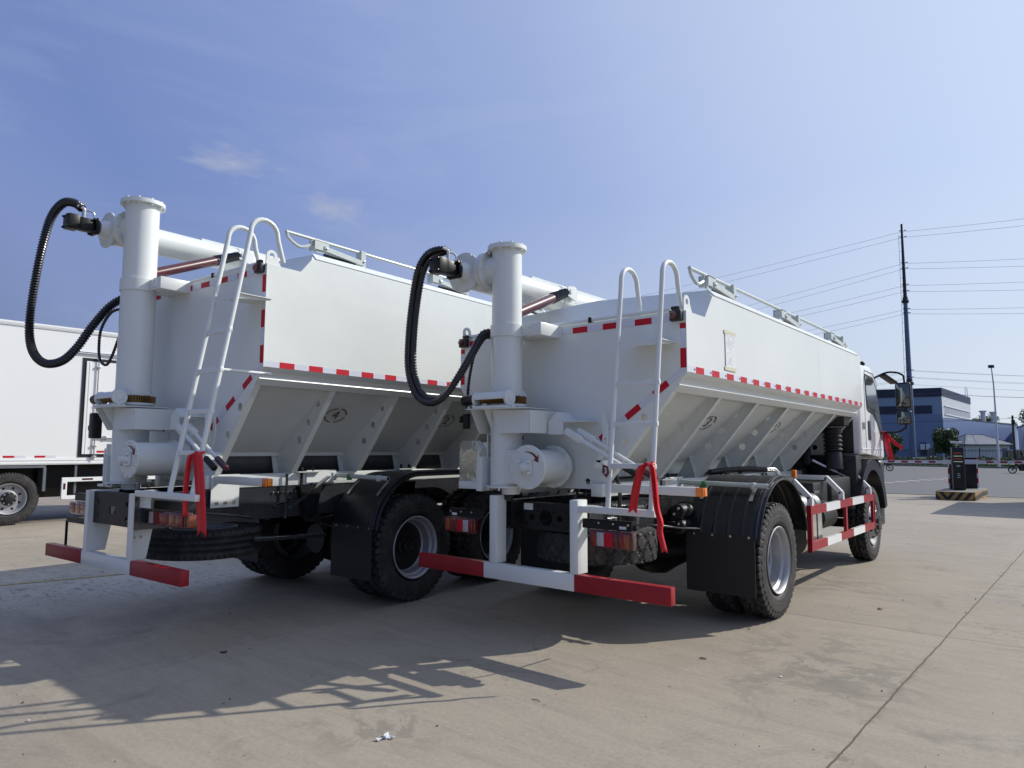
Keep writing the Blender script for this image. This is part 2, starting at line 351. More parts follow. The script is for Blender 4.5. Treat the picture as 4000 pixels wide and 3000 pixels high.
# ---------------------------------------------------------------- bulk feed truck
def feed_truck(root, d):
    H = 1.135; zb, zt, ze, L_ = d['zb'], d['zt'], d['ze'], d['L']; zl = zb - .14; yF, yE = d['yF'], d['yE']; zg = d['zf']; tz = d['dz']
    zr = ze + .07
    # hopper shell
    s = MB()
    half = [(H, zt), (H, zb), (H - .03, zb - .035), (H - .075, zb - .063), (H - .062, zb - .092), (H - .11, zl), (.92, zl)] + ([(.30, 1.35), (.17, tz + .02), (.17, tz - .10)] if d['n'] == 2 else [(.205, 1.41), (.10, 1.40)])
    s.prism(half + [(-x, z) for x, z in reversed(half)], .004, L_, 'y')
    a = [s.V(p) for p in ((-H, yF, zt), (H, yF, zt), (H, yE, ze), (H - .07, yE + .06, zr), (0, yE + .085, zr + .06), (-H + .07, yE + .06, zr), (-H, yE, ze))]
    b = [s.V((v.co.x, L_ - (0 if v.co.z < zt + .01 else .0), v.co.z)) for v in a]
    s.face(a); s.face(list(reversed(b)))
    for i in range(7):
        if i != 0: s.face([a[i], a[(i + 1) % 7], b[(i + 1) % 7], b[i]])
    for y in (3.3,): s.box(-H - .0006, H + .0006, y, y + .010, zb + .06, ze - .004)
    s.out('hopper', 'white', root, 20)
    # low pressed walkway strip along the roof edge
    s = MB(); s.beam((H - .035, yE + .05, ze + .045), (H - .035, L_ - .05, ze + .045), .085, .008, up=(.7, 0, .7)); s.out('roof_flashing', 'white', root)
    s = MB(); s.box(-.55, .55, yE + .5, L_ - .5, zr + .05, zr + .13, .02)
    for k in range(3):
        y0 = yE + .8 + k * (L_ - 1.6) / 3; s.box(-.35, .35, y0, y0 + .9, zr + .13, zr + .19, .015)
    s.out('hatch_lid', 'white', root)
    # rear plate with holes
    s = MB(); hb = [(H + .004, zt + .002), (H + .004, zb - .002), (H - .11, zl), (d['fx'], zg), (d['fx'] - .08, zg - .065)]
    s.prism(hb + [(-x, z) for x, z in reversed(hb)], -.006, .002, 'y', holes=[circle2(.27, zg - .005, .024), circle2(-.3, zg - .005, .024), circle2(.62, zg + .31, .03), circle2(.78, zg + .49, .03)] if d['n'] == 2 else [circle2(.27, zg - .0, .024), circle2(.66, zg + .33, .034), circle2(.83, zg + .56, .034)])
    s.out('rear_plate', 'white', root)
    # ribs both sides
    ys = [.004 + (L_ - .012) * k / d['nr'] for k in range(d['nr'] + 1)]
    for sd_ in (1, -1):
        for k, y in enumerate(ys):
            s = MB(); o0, o1 = (H - .115, zl), (d['fx'], zg)
            pl = [(.90, zl), o0, o1, (d['fx'] - .06, zg - .03), (.18, zg - .03), (.30, 1.36) if d['n'] == 2 else (.20, 1.41)]
            hc = []
            for t_, rr_ in ((.24, .026), (.47, .032), (.70, .035)):
                cx = o0[0] + (o1[0] - o0[0]) * t_ - (.072 + .03 * t_); cz = o0[1] + (o1[1] - o0[1]) * t_ + (.06 + .025 * t_)
                hc.append(circle2(sd_ * cx, cz, rr_))
            if k > 0: s.prism([(sd_ * x, z) for x, z in pl], y - .003, y + .003, 'y', holes=hc)
            n_ = Vector((o1[0] - o0[0], o1[1] - o0[1])).normalized(); nn = Vector((n_.y, -n_.x)) * .004
            q = [(o0[0] - nn.x, o0[1] - nn.y), (o1[0] - nn.x, o1[1] - nn.y), (o1[0] + nn.x, o1[1] + nn.y), (o0[0] + nn.x, o0[1] + nn.y)]
            s.prism([(sd_ * x, z) for x, z in q], y - (.006 if k == 0 else .028), y + (.05 if k == 0 else .028), 'y')
            if k > 0:   # foot stiffener and shelf
                q = [(.325, 1.47), (.333, 1.474), (.415, zg - .02), (.405, zg - .02)] if d['n'] == 2 else [(.155, 1.49), (.163, 1.494), (.235, zg - .02), (.225, zg - .02)]
                s.prism([(sd_ * x, z) for x, z in q], y - .05, y + .03, 'y')
            s.out('side_rib', 'white', root)
    # screw trough
    s = MB(); tr_ = d['tr'] if d['n'] == 2 else .165; s.lathe((0, .01, tz - .0), (0, 1, 0), [(0, tr_), (L_ - .1, tr_)], 32)
    s.out('screw_trough', 'trough', root)
    # side shelf strips between the ribs
    s = MB()
    for sd_ in (1, -1):
        if d['n'] == 2: s.box(sd_ * .19 - .02, sd_ * .19 + .03, .06, L_ - .06, 1.345, 1.352)
        else: s.box(sd_ * .205 - .02, sd_ * .205 + .02, .06, L_ - .06, 1.392, 1.43)
    s.out('trough_shelf', 'white', root)
    # reflective tape
    per = .145
    def tape(name, p0, p1, w, nrm, first=.14, red0=True, off=.003, marks=True, start_red=False):
        p0 = Vector(p0); p1 = Vector(p1); dr = (p1 - p0); l = dr.length; dr.normalize(); nrm = Vector(nrm).normalized(); up = nrm.cross(dr).normalized(); s = MB(); t = 0; red = start_red; first_ = first
        while t < l - .01:
            seg = min(first_ if t == 0 else per, l - t); s.mi = 1 if red else 0
            m = Matrix(((dr.x, nrm.x, up.x, p0.x), (dr.y, nrm.y, up.y, p0.y), (dr.z, nrm.z, up.z, p0.z), (0, 0, 0, 1)))
            s.box(t, t + seg, .0006, off, -w / 2, w / 2, mtx=m)
            if not red and marks and seg > .1:
                tx = text('3M', .024, frameM(p0 + dr * (t + seg - .022) + nrm * off, dr if nrm.y < 0 else dr, up if up.z >= 0 or abs(up.z) < .1 else -up), 'marking', 'mk'); s.mi = 2; n0 = len(s.bm.faces); join_into(s, tx); s.bm.faces.ensure_lookup_table()
                for f in s.bm.faces[n0:]: f.material_index = 2
            t += seg; red = not red
        s.out('reflective_tape', ['twhite', 'tred', 'ink'], root, 0)
    tape('side', (H, .003, zb + .024), (H, L_ - .02, zb + .024), .048, (1, 0, 0), marks=d['n'] == 2)
    tape('side', (-H, .003, zb + .024), (-H, L_ - .02, zb + .024), .048, (-1, 0, 0), marks=False)
    tape('back', (1.13, -.006, zt - .045), (-1.13, -.006, zt - .045), .048, (0, -1, 0), first=.27, marks=False)
    for sd_ in (1, -1):
        tape('backv', (sd_ * (H - .024), -.006, zb + .03), (sd_ * (H - .024), -.006, zt - .09), .046, (0, -1, 0), first=.145, start_red=True, marks=False)
        tape('backs', (sd_ * 1.115, -.006, zb + .018), (sd_ * .30, -.006, zb + .018 - .815 * .70), .05, (0, -1, 0), first=.16, marks=False)
    # lifting lugs
    for x, y in ((H - .02, .07), (-H + .02, .07), (H - .09, L_ - .25), (-H + .09, L_ - .25)):
        z0 = zt if y < 1 else zr - .02; s = MB(); out_ = [(y - .075, z0 - .01)] + [(y - .02 + .052 * math.cos(R(a)), z0 + .075 + .052 * math.sin(R(a))) for a in range(190, -30, -20)] + [(y + .075, z0 - .01)]
        s.prism(out_, x - .006, x + .006, 'x', holes=[circle2(y - .02, z0 + .078, .024)]); s.out('lifting_lug', 'white', root)
    # conduit on the rear deck edge
    s = MB(); s.tube([(-1.08, .02, zt + .026), (-.2, .022, zt + .028), (1.0, .02, zt + .028)], .018, 10); s.mi = 1; s.box(.28, .31, -.002, .044, zt + .002, zt + .052, .004); s.out('conduit', ['white', 'black'], root)
    # corner lamps
    for sd_ in (1, -1):
        s = MB(); s.box(sd_ * 1.075 - .05, sd_ * 1.075 + .045, -.055, -.008, zt - .075, zt + .005, .008); s.mi = 1; s.lathe((sd_ * 1.075 - .012, -.055, zt - .035), (0, -1, 0), [(0, .030), (.012, .029), (.026, .018), (.031, .004)], 18)
        s.mi = 2; s.box(sd_ * 1.06 - .03, sd_ * 1.06 + .03, -.04, -.005, zt + .012, zt + .036, .006); s.out('marker_lamp', ['plastic', 'lensmar', 'hub'], root)
    # handrail mechanism along the roof
    zh = d['zrail']; s = MB(); ra = .016
    for sd_ in (1,):
        X = sd_ * 1.0; y0 = d['yrail']; y1 = d['yrail2']
        s.tube([(X, y0, zh), (X, y1, zh)], ra, 12)
        s.tube(catmull([(X, y0 + .01, zh), (X, y0 + .03, zh - .05), (X, y0 + .14, zh - .10), (X, y0 + .25, zh - .06), (X, y0 + .27, zh)], 8), ra * .9, 10)
        s.out('lid_rail', 'tubegrey', root)
        nb = d['nb']
        for k in range(nb):
            yb_ = y0 + .28 + k * (y1 - y0 - .9) / (nb - 1); s = MB()
            s.box(X - .05, X + .03, yb_, yb_ + .012, zh - .10, zh - .02); s.box(X + .03, X + .036, yb_, yb_ + .15, zh - .09, zh - .005); s.box(X - .05, X - .044, yb_, yb_ + .15, zh - .09, zh - .005); s.box(X - .05, X + .036, yb_, yb_ + .15, zh - .015, zh - .008)
            s.beam((X + .02, yb_ + .1, zh - .068), (X + .02, yb_ + .56, zh - .11), .05, .045)
            s.box(X - .04, X + .03, yb_ + .53, yb_ + .54, zh - .11, zh + .012); s.box(X + .03, X + .038, yb_ + .53, yb_ + .585, zr - .01, zh + .012)
            s.mi = 1; s.cyl((X + .01, yb_ + .12, zh - .12), (X + .01, yb_ + .48, zh - .135), .014); s.mi = 2
            s.bolts([(X + .046, yb_ + .12, zh - .07), (X + .046, yb_ + .56, zh - .09)], (1, 0, 0), .011)
            s.out('lid_hinge', ['tubegrey', 'black', 'steel'], root)
    # ---- rear ladder
    xl, xr_, yb0, zb0, yt0, zt0, r_ = d['lad']
    for x in (xl, xr_):
        s = MB(); pth = [(x, yb0, zb0), (x, yt0 - .002, zt0 - .13)] + [(x, yt0 + .12 - .12 * math.cos(R(a)), zt0 - .11 + .11 * math.sin(R(a))) for a in range(10, 180, 17)] + [(x, yt0 + .245, zt0 - .14), (x, yt0 + .30, zt + .005)]
        s.tube(pth, r_, 14); s.out('ladder_rail', 'white', root)
    for k, z in enumerate(d['rungs']):
        f = (z - zb0) / (zt0 - .13 - zb0); y = yb0 + (yt0 - yb0) * f; s = MB()
        if k == len(d['rungs']) - 1:
            s.box(xl, xr_, y - .012, y - .006, z - .045, z + .004); s.box(xl + .0, xr_, y - .006, -.006, z - .002, z + .004)
            s.prism([(y, z - .04), (y, z), (-.006, z), (-.006, z - .01)], xr_ - .03, xr_ - .024, 'x')
        else: s.box(xl - .005, xr_ + .022, y - .014, y + .014, z - .018, z + .018, .004)
        s.out('ladder_step', 'white', root)
    for z in ((d['rungs'][2],) if d['n'] == 1 else ()):
        s = MB(); f = (z - zb0) / (zt0 - zb0); y = yb0 + (yt0 - yb0) * f; s.tube([(xr_, y, z), (xr_ + .01, -.006, z)], .012, 10); s.out('ladder_stay', 'white', root)
    # ---- bumper assembly
    yb, b0, b1, up_ = d['yb'], d['b0'], d['b1'], d['ut']
    s = MB(); s.mi = 1; s.box(-1.2, -.44, yb, yb + .066, b0, b1, .006); s.box(.436, 1.2, yb, yb + .066, b0, b1, .006); s.mi = 0; s.box(-.4402, .4362, yb - .0015, yb + .0675, b0 - .0015, b1 + .0015, .006)
    s.out('rear_bumper', ['white', 'red'], root)
    for xa, xb in ((d['u'][0], d['u'][1]), (d['u'][3], d['u'][2])):
        s = MB(); x_in, x_out = xa, xb
        if d['n'] == 2:
            s.box(min(xa, xb), max(xa, xb), yb, yb + .13, b1, up_, .008)
        else:
            s.box(min(xa, xb), max(xa, xb), yb, yb + .008, b1, up_)
            s.prism([(yb, b1), (yb, up_), (yb + .24, up_), (yb + .15, b1)], xb - .004, xb + .004, 'x')
        if xb > 0:
            s.mi = 1; s.bolts([(xb, yb + .05, up_ - .34), (xb, yb + .1, up_ - .34)], (1, 0, 0), .01)
        s.out('bumper_post', ['white', 'bolt'], root)
    s = MB(); zz = d['barz']; s.box(d['u'][3] - .002 if d['n'] == 1 else .474, d['barx'], yb + .002, yb + .042, zz - .024, zz + .024, .006)
    s.prism([(.474, yb + .042), (.474, yb + .13), (.56, yb + .13), (.68, yb + .042)], zz + .018, zz + .022, 'z')
    if d['n'] == 1: s.box(.455, .62, yb + .044, yb + .05, zz - .11, zz + .02)
    s.out('ladder_bracket', 'white', root)
    # ---- tail lamps
    lz0, lz1, lx0, lx1, ly = d['lamp']
    for sd_ in (1, -1):
        s = MB(); s.box(*sorted((sd_ * (lx0 - .02), sd_ * (lx1 + .02))), ly - .005, ly + .06, lz0, lz1, .008)
        seq = [(1, 1), (3, 1.2), (4, 1.5), (0, .8), (1, .8), (2, 1)] if d['n'] == 2 else [(3, .7), (1, 2.6), (2, 1.1), (1, 1.3)]
        tot = sum(w_ for _, w_ in seq); acc = 0
        for c, w_ in seq:
            xa = sd_ * (lx0 + (lx1 - lx0) * acc / tot); acc += w_; xb = sd_ * (lx0 + (lx1 - lx0) * acc / tot - .001); s.mi = c; s.box(min(xa, xb), max(xa, xb), ly - .018 - (.003 if c == 3 else 0), ly - .004, lz0 + .014, lz1 - .014, .004)
        s.out('tail_lamp', ['lensmar', 'lensred', 'lensam', 'lensw', 'tred'], root)
        if d['n'] == 1: s = MB(); s.box(*sorted((sd_ * (lx1 + .022), sd_ * (lx1 + .065))), ly, ly + .11, lz0 + .01, lz1 - .01, .008); s.out('side_reflector', 'lensam', root)
        s = MB(); q = sorted((sd_ * .48, sd_ * lx1)); s.box(q[0], q[1], ly + .02, ly + .028, lz1 + .004, lz1 + .07); s.box(q[0], q[1], ly + .02, ly + .06, lz1 + .066, lz1 + .07)
        s.mi = 1
        if d['n'] == 2:
            s.bolts([(sd_ * x, ly + .019, lz1 + .047) for x in (.62, .74, .86)], (0, -1, 0), .008, .003)
            q = sorted((sd_ * .79, sd_ * .845)); s.mi = 2; s.box(q[0], q[1], ly + .018, ly + .0205, lz1 + .015, lz1 + .035)
        s.out('lamp_bracket', ['black', 'steel', 'paper'], root)
    # ---- chassis
    for sd_ in (1, -1):
        s = MB(); c0, c1 = d['rail']; s.box(*sorted((sd_ * .42, sd_ * .428)), d['yc'], L_ + 1.2, c0, c1); s.box(*sorted((sd_ * .35, sd_ * .4195)), d['yc'], L_ + 1.2, c1 - .008, c1 - .0004); s.box(*sorted((sd_ * .35, sd_ * .4195)), d['yc'], L_ + 1.2, c0 + .0004, c0 + .008)
        s.mi = 1
        for y in ([d['yc'] + .5 + .07 * k for k in range(8)] if d['n'] == 2 else [.60 + .05 * k for k in range(8)]): s.bolts([(sd_ * .428, y, c1 - .05)], (sd_, 0, 0), .011, .014)
        for y in [d['yc'] + .12 + .09 * k for k in range(9)]: s.mi = 2; s.lathe((sd_ * .4282, y, c0 + .07 + .02 * (k := int(y * 10) % 3)), (sd_, 0, 0), [(0, .009), (.0006, .009)], 10)
        s.out('chassis_rail', ['frame', 'chrome_dark', 'black'], root)
        s = MB(); c2, c3 = d['sub']; s.box(*sorted((sd_ * .33, sd_ * .438)), -.055, L_ + .05, c2, c3, .006); s.box(*sorted((sd_ * .439, sd_ * .46)), .95, 1.3, c2 + .02, c3 + .02)
        s.mi = 1
        for y in (.9, 1.02, 2.2, 2.32, 3.4, 3.52, 4.9): s.bolts([(sd_ * .45, y, c3)], (0, 0, 1), .014, .05); s.box(*sorted((sd_ * .438, sd_ * .452)), y - .01, y + .01, c2 - .12, c3 + .01)
        s.mi = 2
        for y in (.96, 2.26, 3.46): s.box(*sorted((sd_ * .40, sd_ * .50)), y - .13, y + .13, c3 + .002, c3 + .012)
        s.out('subframe_beam', ['white', 'black', 'tubegrey'], root)
    s = MB(); c0, c1 = d['rail']; zc = (c0 + c1) / 2 - .01
    hs = [circle2(x, zc, r) for x, r in ((-.27, .055), (0, .062), (.27, .055), (-.14, .026), (.135, .026))] + [circle2(x, zc + o, .008, 8) for x in (-.2, -.08, .07, .2) for o in (-.05, .05)] if d['n'] == 2 else [circle2(x, zc + o, .02, 12) for x in (-.25, .25) for o in (-.06, .06)] + [[(-.05, zc - .03), (.05, zc - .03), (.05, zc + .03), (-.05, zc + .03)]]
    s.prism([(-.36, c0 + .01), (.36, c0 + .01), (.36, c1 - .01), (-.36, c1 - .01)], d['yc'] + .02, d['yc'] + .03, 'y', holes=hs)
    s.box(-.36, .36, d['yc'] + .03, d['yc'] + .1, c1 - .014, c1 - .01); s.box(-.36, .36, d['yc'] + .03, d['yc'] + .1, c0 + .01, c0 + .014)
    if d['n'] == 2: s.mi = 1; s.box(-.22, -.13, d['yc'] + .016, d['yc'] + .0195, c1 - .07, c1 - .018)
    s.out('rear_crossmember', ['black', 'paper'], root)
    for y in (1.0, 3.0): s = MB(); s.box(-.349, .349, y, y + .08, c0 + .02, c1 - .02); s.out('frame_crossmember', 'frame', root)
    # side marker bar
    s = MB(); s.box(.32 if d['n'] == 2 else .40, 1.19, .0, .05, d['mz'] - .065, d['mz'], .006); s.out('marker_bar', 'white', root)
    s = MB(); s.box(1.185, 1.245, -.012, -.001, d['mz'] - .065, d['mz'] + .0, .004); s.box(1.192, 1.25, .0, .045, d['mz'] - .062, d['mz'] - .003, .006); s.out('marker_reflector', 'amber', root)
    # ---- wheels, axles
    for y in d['rear']:
        for sd_ in (1, -1):
            wheel(root, sd_ * d['wx'], y, d['R'], sd_, d['R'], .235, d['rr'], 'dish', d['pat'], dark=d['n'] == 1)
            wheel(root, sd_ * (d['wx'] - .30), y, d['R'], sd_, d['R'], .235, d['rr'], 'inner', d['pat'])
        s = MB(); s.lathe((-.95, y, d['R']), (1, 0, 0), [(0, .07), (.55, .075), (.70, .15), (.83, .235), (.95, .25), (1.07, .235), (1.2, .15), (1.35, .075), (1.9, .07)], 24)
        s.cyl((0, y - .28, d['R'] + .02), (0, y + .3, d['R']), .15); s.lathe((.05, y - .2, d['R'] + .12), (0, -1, 0), [(0, .1), (.05, .1), (.07, .06)], 16)
        s.out('rear_axle', 'black', root)
        for sd_ in (1, -1):
            s = MB()
            for k in range(9): l = .75 - .06 * k; s.box(*sorted((sd_ * .48, sd_ * .56)), y - l, y + l, d['R'] + .28 - .022 * k, d['R'] + .298 - .022 * k)
            s.box(*sorted((sd_ * .46, sd_ * .58)), y - .07, y + .07, d['R'] - .09, d['R'] + .33); s.cyl((sd_ * .44, y - .72, d['R'] + .3), (sd_ * .6, y - .72, d['R'] + .3), .045)
            s.prism([(y - .85, c1), (y - .6, c1), (y - .66, c0 - .02), (y - .78, c0 - .02)], *sorted((sd_ * .43, sd_ * .5)), 'x')
            s.out('leaf_spring', 'black', root)
    for sd_ in (1, -1): wheel(root, sd_ * 1.107, d['front'], d['R'] - .01, sd_, d['R'] - .01, .235, d['rr'] - .005, 'front', d['pat'])
    s = MB(); s.cyl((-.9, d['front'], .47), (.9, d['front'], .47), .06); s.out('front_axle', 'black', root)
    # brake chambers
    s = MB()
    for x, z in ((.60, .93), (.60, .80)): s.cyl((x, .88, z), (x, 1.08, z), .065, bev=.01); s.mi = 1; s.bolts([(x + .02, .875, z + .03), (x - .02, .875, z - .02)], (0, -1, 0), .012, .02); s.mi = 0
    s.out('brake_chamber', ['plastic', 'steel'], root) if d['n'] == 2 else s.bm.free()
    # battery / valve plate between rails and body at the rear (dark, dusty)
    s = MB(); s.box(.431, .46, .0, .8, c0 - .10, c0 + .12, .01); s.box(.36, .56, .25, .42, c0 - .02, c1 - .03, .012); s.out('spare_carrier', 'frame', root) if d['n'] == 2 else s.bm.free()
    # ---- spare tyre
    sx, sy, sz = d['spare']; w = wheel(root, 0, 0, 0, 1, .5, .25, .285, 'dish', d['spat']); w.name = 'spare_wheel'; w.location = (sx, sy, sz); w.rotation_euler = (0, R(-90), 0)
    # ---- mudguards
    for sd_ in (1, -1):
        fx0, fx1, cy_, cz_, fr, zrear, yfl, zfr = d['fend']; s = MB()
        a0 = 180 - math.degrees(math.asin((zrear - cz_) / fr)) if abs(zrear - cz_) < fr else 180
        pts = []
        for i in range(15): a = R(a0 + (90 - a0) * i / 14); pts.append((cy_ + fr * math.cos(a), cz_ + fr * math.sin(a)))
        a1 = math.degrees(math.asin((zfr - cz_) / fr))
        for i in range(1 if yfl <= cy_ else 0, 15): a = R(90 + (a1 - 90) * i / 14); pts.append((yfl + fr * math.cos(a), cz_ + fr * math.sin(a)))
        nx = 53; rows = []
        for i, (y, z) in enumerate(pts):
            yc = cy_ if i < 15 else yfl; dy, dz = (y - yc) / fr, (z - cz_) / fr; row = []
            for j in range(nx):
                f = j / (nx - 1); x = fx0 + (fx1 - fx0) * f; b = .006 if (j in (10, 20, 30, 40) and d['n'] == 2) else 0; e = 0
                if j >= 47: e = -.004 * (j - 46)
                row.append(s.V((sd_ * x, y + dy * (b + e), z + dz * (b + e))))
            rows.append(row)
        under = [[s.V(v.co - Vector((0, (v.co.y - (cy_ if i < 15 else yfl)) / fr * .012, (v.co.z - cz_) / fr * .012))) for v in row] for i, row in enumerate(rows)]
        for g, inv in ((rows, 0), (under, 1)):
            for i in range(len(g) - 1):
                for j in range(nx - 1): s.face([g[i][j], g[i][j + 1], g[i + 1][j + 1], g[i + 1][j]])
        for i in range(len(rows) - 1):
            for j in (0, nx - 1): s.face([rows[i][j], rows[i + 1][j], under[i + 1][j], under[i][j]])
        for i in (0, len(rows) - 1):
            for j in range(nx - 1): s.face([rows[i][j], rows[i][j + 1], under[i][j + 1], under[i][j]])
        for off_ in (.0, .026, .052):
            pp_ = [Vector((sd_ * (fx1 - off_), y + (y - (cy_ if i < 15 else yfl)) / fr * (.004 - off_ * .28 + (.006 if off_ else -.028)), z + (z - cz_) / fr * (.004 - off_ * .28 + (.006 if off_ else -.028)))) for i, (y, z) in enumerate(pts)]
            s.tube(pp_, .0085, 8)
        s.out('mudguard', 'fender', root, 28)
        y_ = pts[0][0]; s = MB(); s.box(*sorted((sd_ * (fx0 - .0), sd_ * (fx1 - .03))), y_ - .008, y_ - .002, d['flapz'], zrear + .03)
        s.mi = 1; s.bolts([(sd_ * (fx0 + (fx1 - fx0) * f), y_ - .008, zrear + .01) for f in (.12, .38, .63, .88)], (0, -1, 0), .011, .003); s.out('mud_flap', ['flap', 'steel'], root)
        ty, tz_ = d['tube']; s = MB(); s.cyl((sd_ * .438, ty, tz_ + .01), (sd_ * (fx1 + .01), ty, tz_ - .004), .021, n=16); s.prism([(ty - .04, tz_ - .03), (ty + .03, tz_ - .03), (ty + .03, tz_ + .03), (ty - .05, tz_ + .04)], *sorted((sd_ * .439, sd_ * .47)), 'x')
        s.mi = 1; s.lathe((sd_ * (fx1 + .0101), ty, tz_ - .004), (sd_, 0, 0), [(0, .0165), (.0008, .0165)], 14); s.mi = 0
        s.out('mudguard_tube', ['tubegrey', 'black'], root)
        for f in (.12, .82):
            x = sd_ * (fx0 + (fx1 - fx0) * f); s = MB(); an = math.atan2(tz_ - cz_, ty - cy_)
            pth = [(x, cy_ + (fr + .013) * math.cos(an + t_), cz_ + (fr + .013) * math.sin(an + t_)) for t_ in (-.10, -.05, 0.0, .06, .13, .20)]
            for a_, b_ in zip(pth, pth[1:]): s.beam(a_, b_, .03, .006, up=(0, a_[1] - cy_, a_[2] - cz_))
            s.mi = 1; s.box(x - .018, x + .018, ty - .03, ty + .012, tz_ - .032, tz_ + .024, .004); s.out('mudguard_clamp', ['steel', 'tubegrey' if f > .5 else 'fgreen'], root)
    E_ = d['col']; cx, cy, cr, ctop = E_
    # ---- swivelling auger column
    gz = d['gz']; bz0, bz1 = d['band']
    s = MB(); s.lathe((cx, cy, 1.17), (0, 0, 1), [(0, cr), (gz - 1.17, cr)], 40); s.out('lower_column', 'white', root)
    s = MB(); s.lathe((cx, cy, gz + .035), (0, 0, 1), [(0, cr * .985), (bz0 - gz - .035, cr * .985)], 48); s.lathe((cx, cy, bz1), (0, 0, 1), [(-.001, cr * .96), (ctop - bz1 - .03, cr * .96)], 48)
    for k in range(6):
        a = 2 * math.pi * k / 6 + .4; s.prism([(0, 0), (.05, 0), (0, .06)], -.003, .003, 'y'); vs = s.bm.verts[:] if False else None
        s.bm.verts.ensure_lookup_table(); nv = s.bm.verts[-6:]; mt = Matrix.Translation((cx + cr * .97 * math.cos(a), cy + cr * .97 * math.sin(a), gz + .037)) @ Matrix.Rotation(a, 4, 'Z')
        for v in nv: v.co = mt @ v.co
    s.out('auger_column', 'white', root)
    s = MB(); fr_ = cr * 1.27; s.lathe((cx, cy, ctop - .04), (0, 0, 1), [(0, fr_), (.018, fr_), (.0185, fr_ * .99), (.036, fr_ * .99), (.037, .02)], 48); s.lathe((cx, cy, ctop - .004), (0, 0, 1), [(0, .05), (.03, .048), (.034, .043)], 24)
    s.bolts([(cx + fr_ * .9 * math.cos(a), cy + fr_ * .9 * math.sin(a), ctop - .04) for a in [2 * math.pi * k / 10 for k in range(10)]], (0, 0, -1), .011, .014); s.bolts([(cx + fr_ * .9 * math.cos(a), cy + fr_ * .9 * math.sin(a), ctop - .004) for a in [2 * math.pi * k / 10 for k in range(10)]], (0, 0, 1), .011, .012); s.out('column_cap', 'white', root)
    s = MB(); s.lathe((cx, cy, bz0), (0, 0, 1), [(0, cr * 1.0), (.002, cr * 1.06), (bz1 - bz0 - .002, cr * 1.06), (bz1 - bz0, cr * 1.0)], 48)
    s.box(cx + cr * .9, cx + cr + .13, cy + .03, cy + .05, bz0 + .01, bz1 - .005); s.bolts([(cx + cr + .09, cy + .03, z) for z in (bz0 + .03, bz1 - .03)], (0, -1, 0), .013, .014)
    s.beam((cx + cr + .14, cy + .02, (bz0 + bz1) / 2), (cx + cr + .14, .0, (bz0 + bz1) / 2), .14, bz1 - bz0, bev=.006)
    s.prism([(cx - .02, cy + cr * .9), (cx + cr + .06, cy + .06), (cx + cr + .22, -.004), (cx - .02, -.004)], bz0 + .012, bz1 - .012, 'z'); s.out('column_clamp', 'white', root)
    # ring gear (teeth) + support plate + brackets
    s = MB(); n = 56; gr = cr * 1.20; A = []; B = []
    for i in range(n * 4):
        a = 2 * math.pi * i / (n * 4); r_g = gr + (.008 if i % 4 in (0, 1) else -.008); A.append((cx + r_g * math.cos(a), cy + r_g * math.sin(a)))
    s.prism(A, gz - .03, gz + .03, 'z'); s.mi = 1; s.lathe((cx, cy, gz - .05), (0, 0, 1), [(0, gr + .01), (.018, gr + .01)], 40); s.bolts([(cx + (gr - .01) * math.cos(a), cy + (gr - .01) * math.sin(a), gz + .03) for a in [k * .63 for k in range(10)]], (0, 0, 1), .011, .012); s.out('ring_gear', ['gear', 'white'], root)
    pz = gz - .072; s = MB(); s.box(cx - .235, cx + .33, cy - .25, cy + .16, pz - .008, pz, .003); s.bolts([(cx + x, cy + y, pz) for x, y in ((-.21, -.23), (-.1, -.235), (.02, -.235), (.14, -.235), (.27, -.235), (-.21, -.05))], (0, 0, 1), .012, .016)
    for x in (cx - .19, cx - .04 + .0, ):
        s.prism([(cy - .23, pz - .008), (-.004, pz - .008), (-.004, pz - .20), (cy - .12, pz - .20)], x - .004, x + .004, 'x')
    s.prism([(cx - .04, pz - .008), (cx + .35, pz - .02), (cx + .35, pz - .20), (cx + .04, pz - .20)], cy - .145, cy - .137, 'y')
    s.box(cx + .342, cx + .35, cy - .14, -.006, pz - .2, pz - .02); s.out('column_support', 'white', root)
    # worm drive
    wy = cy - .20; wz = gz + .005; s = MB(); s.lathe((cx + .21, wy, wz), (-1, 0, 0), [(0, .058), (.004, .064), (.022, .064), (.024, .05)], 28); s.lathe((cx - .13, wy, wz), (-1, 0, 0), [(0, .058), (.02, .062), (.024, .05)], 28)
    pr = [(wy + .055 * math.cos(R(a)), wz + .055 * math.sin(R(a))) for a in range(-10, 191, 15)]; pr += [(wy + .049 * math.cos(R(a)), wz + .049 * math.sin(R(a))) for a in range(190, -11, -15)]
    s.prism(pr, cx - .135, cx + .19, 'x'); s.box(cx - .15, cx + .2, wy - .05, wy + .05, pz + .001, wz - .058); s.lathe((cx + .2105, wy, wz), (1, 0, 0), [(0, .03), (.004, .03), (.005, .026)], 20)
    s.mi = 1; s.tube([(cx - .1 + .003 * i, wy + .03 * math.cos(i * .5) * 0, wz - .004) for i in range(90)], .02, 12, rad=[.026 + .008 * math.sin(i * 1.25) for i in range(90)]); s.mi = 2; s.cyl((cx - .16, wy, wz), (cx - .30, wy, wz - .004), .042, bev=.008); s.mi = 3; s.cyl((cx - .145, wy, wz), (cx - .165, wy, wz), .03)
    s.out('worm_drive', ['white', 'gear', 'plastic', 'steel'], root)
    # ---- discharge drum
    dr_ = d['drum']; s = MB(); s.lathe((0, dr_[0] + .02, tz), (0, 1, 0), [(0, d['tr']), (dr_[1] - dr_[0] - .03, d['tr'])], 44)
